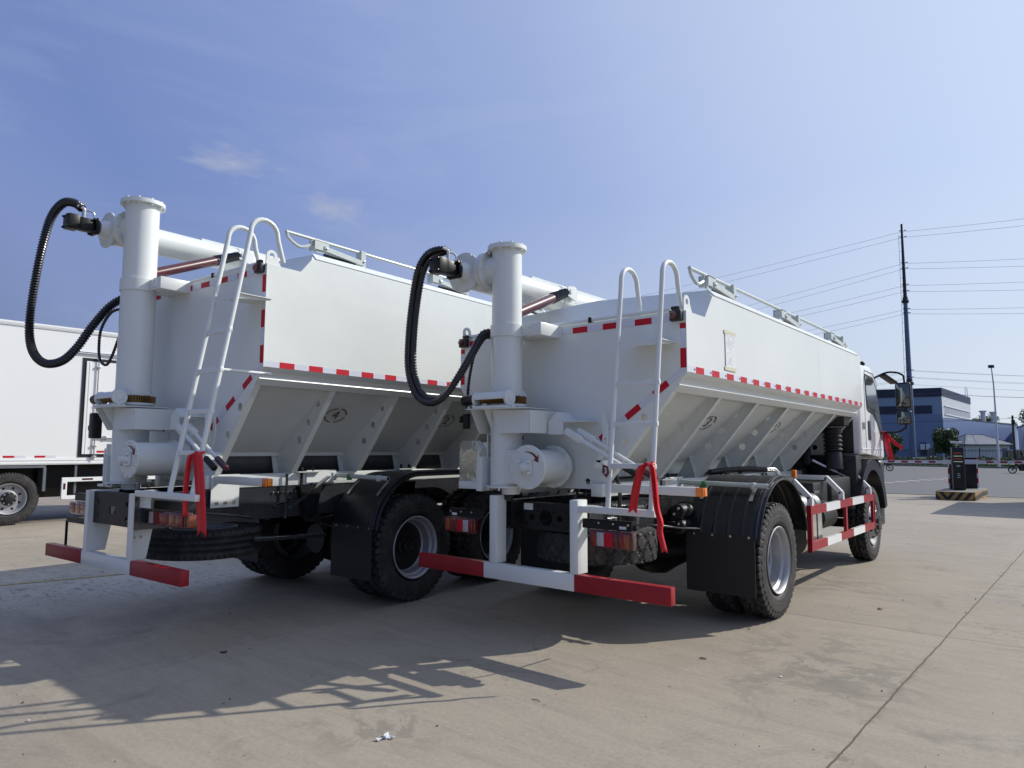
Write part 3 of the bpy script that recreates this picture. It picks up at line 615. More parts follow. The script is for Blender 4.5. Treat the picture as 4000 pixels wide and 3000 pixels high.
    s.prism([(cx, tz - d['tr'] * .98), (.0, tz - d['tr'] * .98), (0, tz + d['tr'] * .98), (cx, tz + d['tr'] * .98)], cy - .11, cy + .13, 'y'); s.lathe((0, dr_[1] - .012, tz), (0, 1, 0), [(0, dr_[2]), (.014, dr_[2]), (.016, d['tr'] + .004), (abs(dr_[1]) - .01, d['tr'] + .004)], 44)
    s.bolts([(dr_[2] * .92 * math.cos(a), dr_[1] - .012, tz + dr_[2] * .92 * math.sin(a)) for a in [k * math.pi / 5 for k in range(10)]], (0, -1, 0), .011, .012)
    s.out('discharge_drum', 'white', root)
    s = MB(); s.lathe((0, dr_[0] + .02, tz), (0, -1, 0), [(-.002, dr_[2]), (.012, dr_[2]), (.015, dr_[2] - .003)], 48); f0 = dr_[0] + .005
    s.box(-.055, .055, f0 - .02, f0, tz - .055, tz + .055, .01); s.lathe((0, f0 - .02, tz), (0, -1, 0), [(0, .043), (.025, .04), (.026, .028), (.05, .028), (.052, .022)], 24)
    s.bolts([(x, f0 - .02, tz + z) for x in (-.045, .045) for z in (-.045, .045)], (0, -1, 0), .012, .03); s.bolts([(dr_[2] * .89 * math.cos(a), f0, tz + dr_[2] * .89 * math.sin(a)) for a in [k * math.pi / 5 + .3 for k in range(10)]], (0, -1, 0), .011, .010)
    s.out('drum_flange', 'white', root)
    # curved direction arrow on the drum flange
    s = MB(); r0, r1 = dr_[2] * .62, dr_[2] * .74; ap = []
    A0, A1 = (100, 38)
    for i in range(9): a = R(A0 + (A1 - A0) * i / 8); ap.append((math.cos(a) * (r0 + (r1 - r0) * (.5 - .5 * i / 8)), math.sin(a) * (r0 + (r1 - r0) * (.5 - .5 * i / 8))))
    hd = [(math.cos(R(A1 + 3)) * (r0 - .022), math.sin(R(A1 + 3)) * (r0 - .022)), (math.cos(R(A1 - 19)) * (r0 + r1) / 2, math.sin(R(A1 - 19)) * (r0 + r1) / 2), (math.cos(R(A1 + 3)) * (r1 + .022), math.sin(R(A1 + 3)) * (r1 + .022))]
    bk = []
    for i in range(9): a = R(A1 + (A0 - A1) * i / 8); bk.append((math.cos(a) * (r1 - (r1 - r0) * .4 * (i / 8)), math.sin(a) * (r1 - (r1 - r0) * .4 * (i / 8))))
    s.prism([(x, z + tz) for x, z in ap + hd + bk], f0 - .0045, f0 - .0005, 'y'); s.out('arrow_sticker', 'marking', root, 0)
    # column foot
    s = MB(); s.lathe((cx, cy, 1.155), (0, 0, 1), [(0, cr * 1.25), (.014, cr * 1.25)], 36); s.lathe((cx + .05, cy, 1.10), (0, 0, 1), [(0, .075), (.055, .08)], 24); s.bolts([(cx + cr * 1.13 * math.cos(k), cy + cr * 1.13 * math.sin(k), 1.155) for k in range(6)], (0, 0, -1), .009, .02)
    s.box(cx - .22, cx - .16, cy - .12, cy + .02, 1.12, 1.4); s.box(cx - .20, cx - .19, cy - .13, cy - .12, 1.15, 1.46); s.out('column_foot', 'white', root)
    s = MB(); s.cyl((cx + .02, cy, 1.10), (cx + .02, cy, c1 + .01), .05, bev=.008); s.cyl((cx - .03, cy - .02, 1.0), (cx - .03, cy - .02, 1.09), .03); s.out('hydraulic_motor', 'plastic', root)
    # levers with cover
    q = d['lev']; s = MB(); x0, z0 = q
    s.prism([(x0 - .14, z0 - .10), (x0 + .005, z0 - .10), (x0 + .005, z0), (x0 - .065, z0 + .072), (x0 - .14, z0 + .0)], -.21, -.204, 'y')
    s.prism([(x0 - .0655, z0 + .066), (x0 + .005, z0 - .006), (x0 + .012, z0 - .0), (x0 - .0655, z0 + .078)], -.2035, -.008, 'y'); s.box(x0 + .0, x0 + .2, -.21, -.008, z0 - .004, z0 + .002); s.box(x0 - .14, x0 - .134, -.2035, -.008, z0 - .10, z0 - .01); s.out('lever_cover', 'white', root)
    for k, dx in enumerate((.07, .15)):
        s = MB(); y = -.26 + .05 * k; p0 = Vector((x0 + dx, y, z0 - .075)); dv = Vector((.86, -.05, -.44)); p1 = p0 + dv * .17; p2 = p0 + dv * .62; p3 = p2 + dv * .17
        s.beam(p0, p1, .05, .05, bev=.006); s.cyl(p1 - dv * .02, p2, .016, n=12); s.bolts([p0 + dv * .1 + Vector((0, -.026, 0))], (0, -1, 0), .014, .006)
        s.mi = 1; s.cyl(p2 - dv * .01, p3, .024, n=14, bev=.006); s.out('control_lever', ['white', 'black' if k == 0 else 'maroon'], root)
    s = MB(); s.tube(catmull([(x0 + .33, -.14, z0 + .06), (x0 + .37, -.14, z0 - .08), (x0 + .35, -.13, z0 - .22), (x0 + .28, -.12, z0 - .34)], 8), .004, 6)
    ar = [(x0 + .32 + .0, z0 + .06), (x0 + .36, z0 + .06), (x0 + .385, z0 - .03), (x0 + .39, z0 - .12), (x0 + .37, z0 - .22), (x0 + .32, z0 - .32), (x0 + .28, z0 - .31), (x0 + .325, z0 - .21), (x0 + .345, z0 - .11), (x0 + .345, z0 - .02)]
    for y in (-.17, -.10): s.prism(ar, y, y + .005, 'y', holes=[circle2(x0 + .352, z0 + .02, .008, 8), circle2(x0 + .365, z0 - .06, .008, 8), circle2(x0 + .365, z0 - .14, .008, 8), circle2(x0 + .345, z0 - .22, .008, 8)])
    s.box(x0 + .27, x0 + .35, -.17, -.006, z0 - .36, z0 - .30); s.out('lever_quadrant', 'white', root)
    # ---- swing pipe on top
    px, py, pz_, prr = d['pipe']; s = MB(); s.lathe((px, py, pz_), (0, 1, 0), [(0, prr), (d['plen'], prr)], 40); s.box(px - prr * .35, px + prr * .35, py + .9, py + d['plen'], pz_ + prr * .94, pz_ + prr * 1.08)
    s.out('swing_pipe', 'white', root, 25)
    s = MB(); f2 = prr * 1.33; s.lathe((px, py + .012, pz_), (0, -1, 0), [(0, f2), (.012, f2), (.014, f2 * .985), (.015, prr * .74), (.085, prr * .5), (.086, .02)], 44)
    s.bolts([(px + f2 * .9 * math.cos(a), py, pz_ + f2 * .9 * math.sin(a)) for a in [k * math.pi / 4 + .2 for k in range(8)]], (0, -1, 0), .010, .009); s.lathe((px, py + .05, pz_), (0, 1, 0), [(0, prr * 1.04), (.03, prr * 1.04)], 40); s.out('pipe_end_flange', 'white', root)
    s = MB(); y1 = py - .09; s.box(px - .075, px + .075, y1 - .03, y1, pz_ - .075, pz_ + .075, .012); s.box(px - .05, px + .05, y1 - .16, y1 - .03, pz_ - .06, pz_ + .06, .018); s.box(px - .065, px + .065, y1 - .26, y1 - .16, pz_ - .07, pz_ + .065, .014)
    s.bolts([(px + x, y1 - .03, pz_ + z) for x in (-.058, .058) for z in (-.058, .058)], (0, -1, 0), .014, .018); s.bolts([(px + x, y1 - .26, pz_ + z) for x in (-.048, .048) for z in (-.052, .048)], (0, -1, 0), .011, .01)
    s.mi = 1; s.cyl((px + .02, y1 - .12, pz_ + .055), (px + .02, y1 - .12, pz_ + .11), .018); s.tube(catmull([(px + .02, y1 - .12, pz_ + .10), (px + .02, y1 - .125, pz_ + .14), (px + .0, y1 - .17, pz_ + .16)], 5), .016, 10); s.tube(catmull([(px + .03, y1 - .04, pz_ + .07), (px + .03, y1 - .045, pz_ + .12), (px + .01, y1 - .10, pz_ + .14)], 5), .009, 8); s.out('pipe_motor', ['black', 'steel'], root)
    # rotary joint between column and pipe
    s = MB(); jx = cx - cr * .9; jd = prr * 1.36; s.lathe((cx, cy, pz_), (-1, 0, 0), [(0, prr * .98), (cr + .02, prr * .98), (cr + .022, jd), (cr + .045, jd), (cr + .047, jd * .96), (cr + .052, jd * .96), (cr + .054, jd), (cr + .085, jd), (cr + .087, prr), (abs(px - cx), prr * .9)], 44)
    s.bolts([(cx - cr - .022, cy + jd * .88 * math.cos(a), pz_ + jd * .88 * math.sin(a)) for a in [k * math.pi / 5 for k in range(10)]], (1, 0, 0), .011, .012); s.out('rotary_joint', 'white', root)
    # luffing cylinder
    p0 = Vector((cx - .02, cy + .04, d['cyl'][0])); p1 = Vector((px + prr + .035, d['cyl'][1], d['cyl'][2])); dv = (p1 - p0); l = dv.length; dv.normalize()
    s = MB(); s.cyl(p0, p0 + dv * (l * .72), .048, n=24, bev=.004); s.mi = 1; s.tube([p0 + dv * (l * .72 + .012 * i - .03) for i in range(int(l * .28 / .012))], .03, 16, rad=[.050 - .0004 * i + (.006 if i % 2 else -.003) for i in range(int(l * .28 / .012))]); s.mi = 2; s.cyl(p0 - dv * .05, p0, .03)
    s.out('lift_cylinder', ['maroon', 'hose', 'white'], root)
    s = MB(); s.prism([(p1.y - .05, p1.z - .05), (p1.y + .1, p1.z - .09), (p1.y + .13, p1.z + .02), (p1.y + .05, p1.z + .06), (p1.y - .05, p1.z + .04)], p1.x + .036, p1.x + .044, 'x'); s.prism([(p1.y - .05, p1.z - .05), (p1.y + .1, p1.z - .09), (p1.y + .13, p1.z + .02), (p1.y + .05, p1.z + .06), (p1.y - .05, p1.z + .04)], p1.x - .044, p1.x - .036, 'x'); s.cyl((p1.x - .06, p1.y, p1.z), (p1.x + .058, p1.y, p1.z), .024); s.lathe((px, p1.y + .02, pz_), (0, 1, 0), [(0, prr + .008), (.1, prr + .008)], 36); s.box(p1.x - .06, p1.x + .03, p1.y + .06, p1.y + .12, p1.z - .07, p1.z + .06, .006); s.out('cylinder_bracket', 'white', root)
    # hoses
    for nm, c_, r_h in d['hoses']:
        s = MB(); s.hose(c_, r_h); s.out(nm, 'hose', root, 60)
    # ---- numbers on the sloping hopper side
    sl = Vector((.62, 0, zl - 1.35)).normalized(); nr_ = Vector((sl.z, 0, -sl.x))
    for ch, y in d['nums']:
        c_ = Vector((.92, y, zl)) - sl * .28 + nr_ * .003; mt = frameM(c_, (0, 1, 0), sl); s = MB()
        for g in range(4):
            a0_, a1_ = g * 90 + 8, g * 90 + 82; o_ = [(.125 * math.cos(R(a)), .092 * math.sin(R(a))) for a in range(a0_, a1_, 8)]; i_ = [(.112 * math.cos(R(a)), .080 * math.sin(R(a))) for a in range(a0_, a1_, 8)][::-1]
            n0 = len(s.bm.verts); s.prism(o_ + i_, 0, .0015, 'z'); s.bm.verts.ensure_lookup_table()
            for v in s.bm.verts[n0:]: v.co = mt @ v.co
        join_into(s, text(ch, .15, mt, 'marking', 'n')); s.out('painted_number', 'marking', root, 0)
    return root

def cab(root, y0):
    """forward control cab, rear wall at y0"""
    s = MB(); pf = [(0, 1.40), (0, 2.46), (.05, 2.56), (.16, 2.61), (.70, 2.62), (.92, 2.50), (1.26, 1.78), (1.335, 1.42), (1.33, 1.33), (.5, 1.40)]
    s.prism([(y0 + y, z) for y, z in pf], -1.09, 1.09, 'x')
    es = [e for e in s.bm.edges]; bmesh.ops.bevel(s.bm, geom=es, offset=.035, segments=3, affect='EDGES', profile=.5)
    s.out('cab_shell', 'whiteb', root, 40)
    s = MB(); s.box(-1.085, 1.085, y0 + 1.07, y0 + 1.335, .62, 1.325, .06, 3); s.out('front_bumper', 'plastic', root, 45)
    for sd_ in (1, -1):
        X = sd_ * 1.091
        w = [(.30, 2.50), (.80, 2.475), (.95, 2.37), (1.04, 2.20), (1.262, 1.70), (1.262, 1.60), (1.19, 1.60), (1.08, 1.70), (.95, 1.84), (.70, 1.955), (.43, 1.985), (.36, 2.03)]
        s = MB(); s.prism([(y0 + y, z) for y, z in w], X - sd_ * .004, X + sd_ * .002, 'x'); s.mi = 1
        w2 = [(.335, 2.46), (.79, 2.435), (.92, 2.33), (.99, 2.16), (1.06, 2.0), (.78, 2.03), (.46, 2.055), (.395, 2.09)]
        s.prism([(y0 + y, z) for y, z in w2], X + sd_ * .0025, X + sd_ * .006, 'x'); w3 = [(1.07, 1.97), (1.19, 1.70), (1.0, 1.85), (.80, 1.985)]; s.prism([(y0 + y, z) for y, z in w3], X + sd_ * .0025, X + sd_ * .005, 'x')
        s.out('side_window', ['plastic', 'glass'], root)
        s = MB()
        seam = [(.27, 1.43), (.27, 2.40), (.33, 2.54), (.80, 2.53), (1.0, 2.42), (1.03, 2.2)]
        for a_, b_ in zip(seam, seam[1:]): s.beam((X, y0 + a_[0], a_[1]), (X, y0 + b_[0], b_[1]), .004, .010, up=(0, b_[1] - a_[1], -(b_[0] - a_[0])))
        s.mi = 1; s.box(*sorted((X, X + sd_ * .004)), y0 + .10, y0 + .23, 1.74, 1.83); s.mi = 0; s.box(*sorted((X, X + sd_ * .012)), y0 + .40, y0 + .52, 1.60, 1.86, .008)
        s.out('door_trim', ['plastic', 'grey'], root)
        s = MB(); s.box(*sorted((X - sd_ * .01, X + sd_ * .006)), y0 + .02, y0 + 1.2, 1.47, 1.486, .002); s.out('body_crease', 'whiteb', root)
        # mirrors
        s = MB(); s.tube(catmull([(X - sd_ * .06, y0 + .98, 2.47), (X + sd_ * .10, y0 + 1.08, 2.56), (X + sd_ * .20, y0 + 1.12, 2.57), (X + sd_ * .29, y0 + 1.14, 2.54), (X + sd_ * .33, y0 + 1.15, 2.44), (X + sd_ * .33, y0 + 1.15, 1.84), (X + sd_ * .29, y0 + 1.17, 1.76), (X + sd_ * .20, y0 + 1.18, 1.72), (X - sd_ * .0, y0 + 1.20, 1.72)], 6), .014, 8); s.out('mirror_arm', 'black', root)
        s = MB(); xc = X + sd_ * .31; s.box(xc - .10, xc + .10, y0 + 1.12, y0 + 1.19, 2.05, 2.42, .03, 3); s.box(xc - .095, xc + .095, y0 + 1.12, y0 + 1.18, 1.82, 2.02, .03, 3); s.mi = 1; s.box(xc - .082, xc + .082, y0 + 1.1145, y0 + 1.1185, 2.075, 2.395, .002); s.box(xc - .076, xc + .076, y0 + 1.1145, y0 + 1.1185, 1.84, 2.0, .002); s.out('side_mirror', ['plastic', 'mirror'], root)
        s = MB(); s.beam((X + sd_ * .06, y0 + 1.09, 2.54), (X + sd_ * .19, y0 + 1.24, 2.42), .14, .035, bev=.012); s.out('kerb_mirror', 'plastic', root)
        # wheel arch
        s = MB(); c = (y0 + .42, .50)
        o_ = [(c[0] + .80 * math.cos(R(a)), c[1] + .84 * math.sin(R(a))) for a in range(12, 162, 6)]; i_ = [(c[0] + .66 * math.cos(R(a)), c[1] + .70 * math.sin(R(a))) for a in range(12, 162, 6)][::-1]
        s.prism(o_ + i_, *sorted((sd_ * .76, sd_ * 1.125)), 'x'); s.out('wheel_arch', 'fender', root, 50)
        s = MB(); s.box(*sorted((sd_ * .45, sd_ * 1.07)), y0 - .22, y0 + .04, .96, 1.395, .015); s.box(*sorted((sd_ * .5, sd_ * 1.0)), y0 - .2, y0 + .02, .7, .955, .01); s.out('rear_cab_box', 'plastic', root); s = MB(); s.box(*sorted((sd_ * .80, sd_ * 1.07)), y0 + 1.05, y0 + 1.3, .40, .72, .03); s.out('cab_step', 'plastic', root)
    s = MB(); s.prism([(.955, 2.46), (1.27, 1.80), (1.275, 1.80), (.96, 2.46)], -.95, .95, 'x')
    for v in s.bm.verts: v.co.y += y0 + .012
    s.out('windscreen', 'glass', root)
    s = MB(); s.box(-1.0, 1.0, y0 - .012, y0 - .002, 1.42, 2.3, .004); s.box(-1.04, 1.04, y0 + 1.37, y0 + 1.42, .45, .85, .02); s.out('cab_back_panel', 'plastic', root)
    s = MB()
    for x in (-.6, .6): s.cyl((x, y0 + .85, 2.56), (x, y0 + .85, 2.66), .035); s.sphere((x, y0 + .85, 2.66), .045, 8)
    s.cyl((.98, y0 + .72, 2.60), (.98, y0 + .74, 2.67), .018); s.sphere((.98, y0 + .74, 2.68), .035, 8); s.box(1.0, 1.07, y0 + .95, y0 + 1.02, 2.42, 2.50, .01); s.out('roof_lamp', 'black', root)
    # intake and engine lump behind the cab
    s = MB(); s.tube([(.82, y0 - .30, 1.22 + .02 * i) for i in range(12)], .1, 20, rad=[.13 - .003 * i for i in range(12)]); s.tube([(.82, y0 - .30, 1.46 + .014 * i) for i in range(22)], .1, 20, rad=[.105 + (.012 if i % 4 < 2 else -.008) for i in range(22)]); s.box(.62, 1.0, y0 - .42, y0 - .18, 1.77, 2.35, .03); s.out('air_intake', 'plastic', root)
    s = MB(); s.box(-.5, .5, y0 - .35, y0 + .9, .62, 1.35, .05); s.cyl((.1, y0 - .9, .8), (.1, y0 - .3, .9), .16); s.tube(catmull([(.55, y0 - .5, 1.25), (.5, y0 - .35, 1.5), (.45, y0 - .25, 1.3), (.4, y0 - .2, 1.1)], 6), .05, 10); s.out('engine_block', 'black', root)
    s = MB(); s.cyl((.62, y0 - .52, 1.33), (.85, y0 - .30, 1.18), .016); s.cyl((.85, y0 - .30, 1.18), (1.02, y0 - .14, 1.07), .006); s.out('cab_strut', 'twhite', root)

GT = 'bulk feed trucks parked side by side'
def V3(*a): return Vector(a)
# ---- nearest truck
t2 = thing('bulk_feed_truck', 'nearer white bulk feed truck with a paper notice taped on its hopper side', 'truck', (0, 0, 0), 0, GT)
P2 = dict(n=2, zb=2.031, zt=2.482, ze=2.672, L=5.163, yF=.33, yE=.481, zf=1.215, fx=.455, nr=6, tr=.135, dz=1.325, dz_=0,
    lad=(.715, 1.055, -.43, 1.052, -.205, 2.84, .0185), rungs=(1.348, 1.642, 1.936, 2.252), yb=-.45, b0=.442, b1=.562, u=(-.381, -.309, .399, .473), ut=1.095, barz=1.032, barx=1.087,
    lamp=(.768, .892, .576, .888, -.42), rail=(.81, 1.045), yc=-.22, sub=(1.095, 1.195), mz=1.195, rear=(1.60,), wx=1.22, R=.5, rr=.288, pat='lug', front=5.65, spat='diamond', spare=(.15, .30, .82),
    fend=(.62, 1.25, 1.66, .555, .675, .735, 1.66, .70), flapz=.265, tube=(1.24, 1.160), col=(-.33, -.30, .131, 3.165), gz=1.862, band=(2.385, 2.49), drum=(-.45, -.09, .172),
    lev=(.172, 1.682), pipe=(-.70, -.44, 2.975, .131), plen=4.6, cyl=(2.575, .88, 3.018), zrail=2.90, yrail=.365, yrail2=4.85, nb=3, nums=(('3', 1.30), ('2', 3.03), ('1', 4.75)),
    hoses=[('hydraulic_hose', [(-.69, -.66, 3.13), (-.78, -.70, 3.13), (-.90, -.70, 3.10), (-1.00, -.70, 2.98), (-1.08, -.68, 2.75), (-1.12, -.68, 2.45), (-1.12, -.68, 2.15), (-1.02, -.68, 1.93), (-.87, -.66, 1.845), (-.73, -.62, 1.90), (-.64, -.56, 2.06), (-.57, -.48, 2.25), (-.52, -.40, 2.42), (-.47, -.33, 2.45), (-.43, -.28, 2.44)], .027),
           ('hydraulic_hose', [(-.68, -.63, 3.12), (-.77, -.665, 3.10), (-.88, -.665, 3.072), (-.968, -.665, 2.965), (-1.043, -.65, 2.745), (-1.082, -.65, 2.45), (-1.082, -.65, 2.155), (-.99, -.65, 1.95), (-.865, -.63, 1.878), (-.742, -.59, 1.925), (-.65, -.53, 2.07), (-.58, -.45, 2.25), (-.525, -.37, 2.405), (-.475, -.30, 2.425), (-.43, -.25, 2.41)], .027),
           ('thin_hose', [(-.72, -.36, 1.80), (-.70, -.36, 2.05), (-.655, -.34, 2.28), (-.59, -.31, 2.40), (-.50, -.28, 2.41), (-.44, -.27, 2.40)], .013),
           ('thin_hose', [(-.60, -.2, 2.48), (-.54, -.2, 2.58), (-.47, -.2, 2.66), (-.40, -.2, 2.68)], .011)])
feed_truck(t2, P2)
cab(t2, 5.235)
# side guard, tank and boxes of the nearest truck
for sd_ in (1, -1):
    s = MB(); ga, gb = 2.60, 5.28; xa, xb = sorted((sd_ * 1.165, sd_ * 1.203)); n = 5
    for z0, z1 in ((.818, .902), (.462, .546)):
        for i in range(n):
            s.mi = 0 if i % 2 == 0 else 1; s.box(xa, xb, ga + .002 + (gb - ga - .004) * i / n, ga + .002 + (gb - ga - .004) * (i + 1) / n, z0, z1)
    s.mi = 0
    for y in (ga, (ga + gb) / 2 - .03, gb - .06): s.box(xa + .003, xb - .003, y, y + .06, .5455, .8185)
    s.box(xa - .004, xb + .004, ga - .016, ga + .0015, .45, .91); s.box(xa - .004, xb + .004, gb - .0015, gb + .016, .45, .91)
    s.out('side_guard', ['red', 'whiteb'], t2)
    for k, y in enumerate((2.66, 3.82, 5.12)):
        s = MB(); s.beam((sd_ * 1.18, y, .904), (sd_ * 1.18, y, .99), .05, .05, up=(0, 1, 0)); s.beam((sd_ * 1.18, y, .98), (sd_ * 1.02, y, 1.15), .05, .05, up=(0, 1, 0)); s.beam((sd_ * 1.03, y, 1.145), (sd_ * .44, y, 1.145), .05, .05, up=(0, 1, 0)); s.out('guard_bracket', 'whiteb', t2)
        if k != 1:
            s = MB(); s.box(*sorted((sd_ * 1.01, sd_ * 1.055)), y - .03, y + .02, 1.185, 1.26, .006); s.cyl((sd_ * 1.03, y, 1.15), (sd_ * 1.03, y, 1.19), .01); s.out('marker_reflector', 'amber', t2)
def rrect(x0, x1, z0, z1, r, n=6):
    o = []
    for cx_, cz_, a0 in ((x1 - r, z1 - r, 0), (x0 + r, z1 - r, 90), (x0 + r, z0 + r, 180), (x1 - r, z0 + r, 270)):
        o += [(cx_ + r * math.cos(R(a0 + 90 * i / n)), cz_ + r * math.sin(R(a0 + 90 * i / n))) for i in range(n + 1)]
    return o
s = MB(); s.prism(rrect(.55, 1.12, .40, 1.0, .13), 2.70, 3.25, 'y'); s.mi = 1
for y in (2.88, 3.06): s.prism(rrect(.546, 1.124, .396, 1.004, .133), y, y + .03, 'y')
s.lathe((1.02, 2.97, .975), (.6, 0, .8), [(-.03, .07), (.03, .075), (.035, .05)], 20); s.out('fuel_tank', ['steel', 'plastic'], t2, 45)
s = MB(); s.box(.50, 1.0, 3.40, 3.95, .78, 1.10, .02); s.cyl((.72, 3.4, .62), (.72, 4.0, .62), .14, bev=.03); s.cyl((.95, 3.5, .86), (1.06, 3.5, .86), .05); s.mi = 1; s.cyl((1.06, 3.5, .86), (1.10, 3.5, .86), .045); s.box(1.0, 1.003, 3.42, 3.60, .98, 1.01); s.out('air_dryer', ['plastic', 'grey'], t2)
s = MB(); s.cyl((.78, 4.02, .66), (.78, 4.62, .66), .155, bev=.03); s.box(.52, 1.02, 4.05, 4.9, .86, 1.13, .02)
for i in range(7): s.box(.6 + .05 * i, .625 + .05 * i, 4.0, 4.9, 1.131, 1.145)
s.out('battery_box', 'plastic', t2)
s = MB(); s.cyl((.3, 2.4, .42), (.3, 4.9, .42), .05); s.cyl((0, 1.9, .52), (0, 5.2, .66), .05); s.box(.2, .85, 2.75, 2.80, .36, .42); s.box(.2, .85, 3.2, 3.25, .36, .42); s.out('drive_shaft', 'black', t2)
s = MB(); s.hose([(.52, 1.75, 1.245), (.6, 2.05, 1.262), (.68, 2.35, 1.268), (.76, 2.62, 1.255)], .026); s.mi = 1; s.tube(catmull([(.75, 2.60, 1.257), (.80, 2.74, 1.26), (.83, 2.80, 1.20), (.83, 2.81, 1.12)], 6), .022, 12); s.mi = 2; s.cyl((.83, 2.81, 1.13), (.83, 2.81, 1.02), .032, n=6); s.out('suction_hose', ['hose', 'steel', 'rust'], t2)
s = MB(); s.prism([(-.86, 1.195), (-.54, 1.195), (-.54, 1.43), (-.62, 1.535), (-.86, 1.535)], -.30, -.294, 'y'); s.out('stainless_cover', 'stain', t2, 0)
s = MB(); s.box(-.865, -.53, -.305, -.01, 1.125, 1.19, .004); s.box(-.865, -.54, -.292, -.02, 1.1905, 1.52); s.box(-.53, -.44, -.30, -.29, 1.13, 1.175); s.cyl((-.525, -.31, 1.17), (-.525, -.31, 1.78), .006); s.out('valve_cabinet', 'white', t2)
s = MB(); s.box(-.66, -.60, -.48, -.44, 1.63, 1.76, .01); s.bolts([(-.67, -.46, 1.73), (-.67, -.46, 1.70)], (-1, 0, 0), .018, .03); s.out('hydraulic_valve', 'black', t2)
s = MB(); s.prism([(.70, 1.36), (.745, 1.345), (.755, 1.30), (.73, 1.265), (.695, 1.30)], -.47, -.466, 'y'); s.mi = 1; join_into(s, text('3', .06, frameM((.724, -.4715, 1.312), (1, 0, 0), (0, 0, 1)), 'paper', 'n')); s.bm.faces.ensure_lookup_table()
for f in s.bm.faces:
    if f.calc_center_median().y < -.4701: f.material_index = 1
s.out('number_sticker', ['marking', 'paper'], t2, 0)
s = MB(); s.tube(catmull([(.18, -.05, 1.10), (.17, -.06, 1.04), (.13, -.02, .98), (.10, .1, .93)], 6), .018, 8); s.tube(catmull([(.46, .1, 1.30), (.48, .1, 1.22), (.50, .1, 1.15), (.49, .1, .9)], 6), .016, 8); s.tube(catmull([(.82, -.33, .93), (.95, -.15, .925), (1.0, .1, .89), (1.02, .4, .86)], 5), .007, 6); s.out('loose_cable', 'hose', t2, 60)

# ---- far truck
t1 = thing('bulk_feed_truck', 'farther white bulk feed truck with tandem rear axles beside the box truck', 'truck', (-2.848, -1.739, 0), .04505, GT)
P1 = dict(n=1, zb=2.12, zt=2.964, ze=3.092, L=6.3, yF=.324, yE=.43, zf=1.245, fx=.475, nr=8, tr=.143, dz=1.371,
    lad=(.915, 1.235, -.60, 1.125, -.22, 3.28, .0195), rungs=(1.43, 1.735, 2.05, 2.36, 2.655), yb=-.64, b0=.49, b1=.60, u=(-.413, -.35, .373, .45), ut=1.108, barz=1.115, barx=1.345,
    lamp=(.868, .985, .49, .99, -.52), rail=(.828, 1.108), yc=-.62, sub=(1.118, 1.235), mz=1.23, rear=(1.70, 2.98), wx=1.20, R=.512, rr=.295, pat='lug', front=6.9, spat='rib', spare=(.0, .20, .765),
    fend=(.60, 1.20, 1.74, .64, .59, .725, 2.95, .76), flapz=.262, tube=(1.30, 1.190), col=(-.41, -.30, .147, 3.72), gz=1.895, band=(2.875, 2.985), drum=(-.50, -.12, .162),
    lev=(.245, 1.73), pipe=(-.80, -.44, 3.50, .128), plen=5.4, cyl=(3.045, .84, 3.523), zrail=3.325, yrail=.255, yrail2=5.7, nb=4, nums=(('4', 1.06), ('2', 2.62), ('3', 4.4)),
    hoses=[('hydraulic_hose', [(-.79, -.66, 3.64), (-.87, -.70, 3.70), (-1.02, -.74, 3.72), (-1.22, -.76, 3.62), (-1.38, -.76, 3.40), (-1.50, -.76, 3.10), (-1.58, -.76, 2.75), (-1.55, -.76, 2.50), (-1.42, -.75, 2.33), (-1.22, -.72, 2.24), (-1.02, -.66, 2.26), (-.88, -.60, 2.38), (-.78, -.52, 2.58), (-.70, -.42, 2.76), (-.60, -.34, 2.84), (-.52, -.28, 2.83)], .036),
           ('thin_hose', [(-.55, -.36, 2.74), (-.66, -.42, 2.70), (-.77, -.45, 2.56), (-.80, -.45, 2.40), (-.76, -.45, 2.27), (-.70, -.42, 2.22), (-.64, -.40, 2.30), (-.58, -.38, 2.45), (-.55, -.36, 2.55)], .0125)])
feed_truck(t1, P1)
cab(t1, 6.45)
s = MB(); s.box(.461, .468, -.02, .24, .96, 1.24, .0); s.mi = 1; s.bolts([(.469, y, 1.0) for y in (.03, .11, .19)], (1, 0, 0), .014, .012); s.out('mounting_plate', ['white', 'bolt'], t1)
s = MB(); s.tube([(-.55, -.52, .80), (-1.08, -.52, .80), (-1.08, -.52, .50), (-.42, -.52, .50)], .012, 8); s.box(-1.08, -.5, -.525, -.515, .79, .84); s.out('plate_holder', 'black', t1)
s = MB(); s.box(-.74, -.56, -.36, -.34, 1.14, 1.5, .0); s.box(-.74, -.46, -.42, -.3, 1.12, 1.14); s.cyl((-.72, -.38, 1.16), (-.72, -.38, 1.40), .008); s.out('cable_tray', 'white', t1)
s = MB(); s.box(-.80, -.70, -.50, -.42, 1.55, 1.78, .012); s.box(-.84, -.78, -.49, -.45, 1.62, 1.67, .008); s.out('hydraulic_valve', 'black', t1)
s = MB(); s.tube(catmull([(.62, -.46, 1.04), (.56, -.3, .96), (.64, .1, .90), (.60, .3, .86)], 6), .010, 6); s.tube([(.60, .66, 1.02), (.585, .66, .98), (.585, .56, .97), (.60, .5, .94)], .012, 6)
s.tube([(.47, .72, 1.23), (.47, .72, .82)], .012, 6); s.out('loose_cable', 'hose', t1, 60)
s = MB(); s.beam((.5, 1.18, 1.19), (.52, .70, .90), .05, .012); s.cyl((.44, 1.2, .62), (.46, .4, .66), .022); s.out('torque_rod', 'frame', t1)

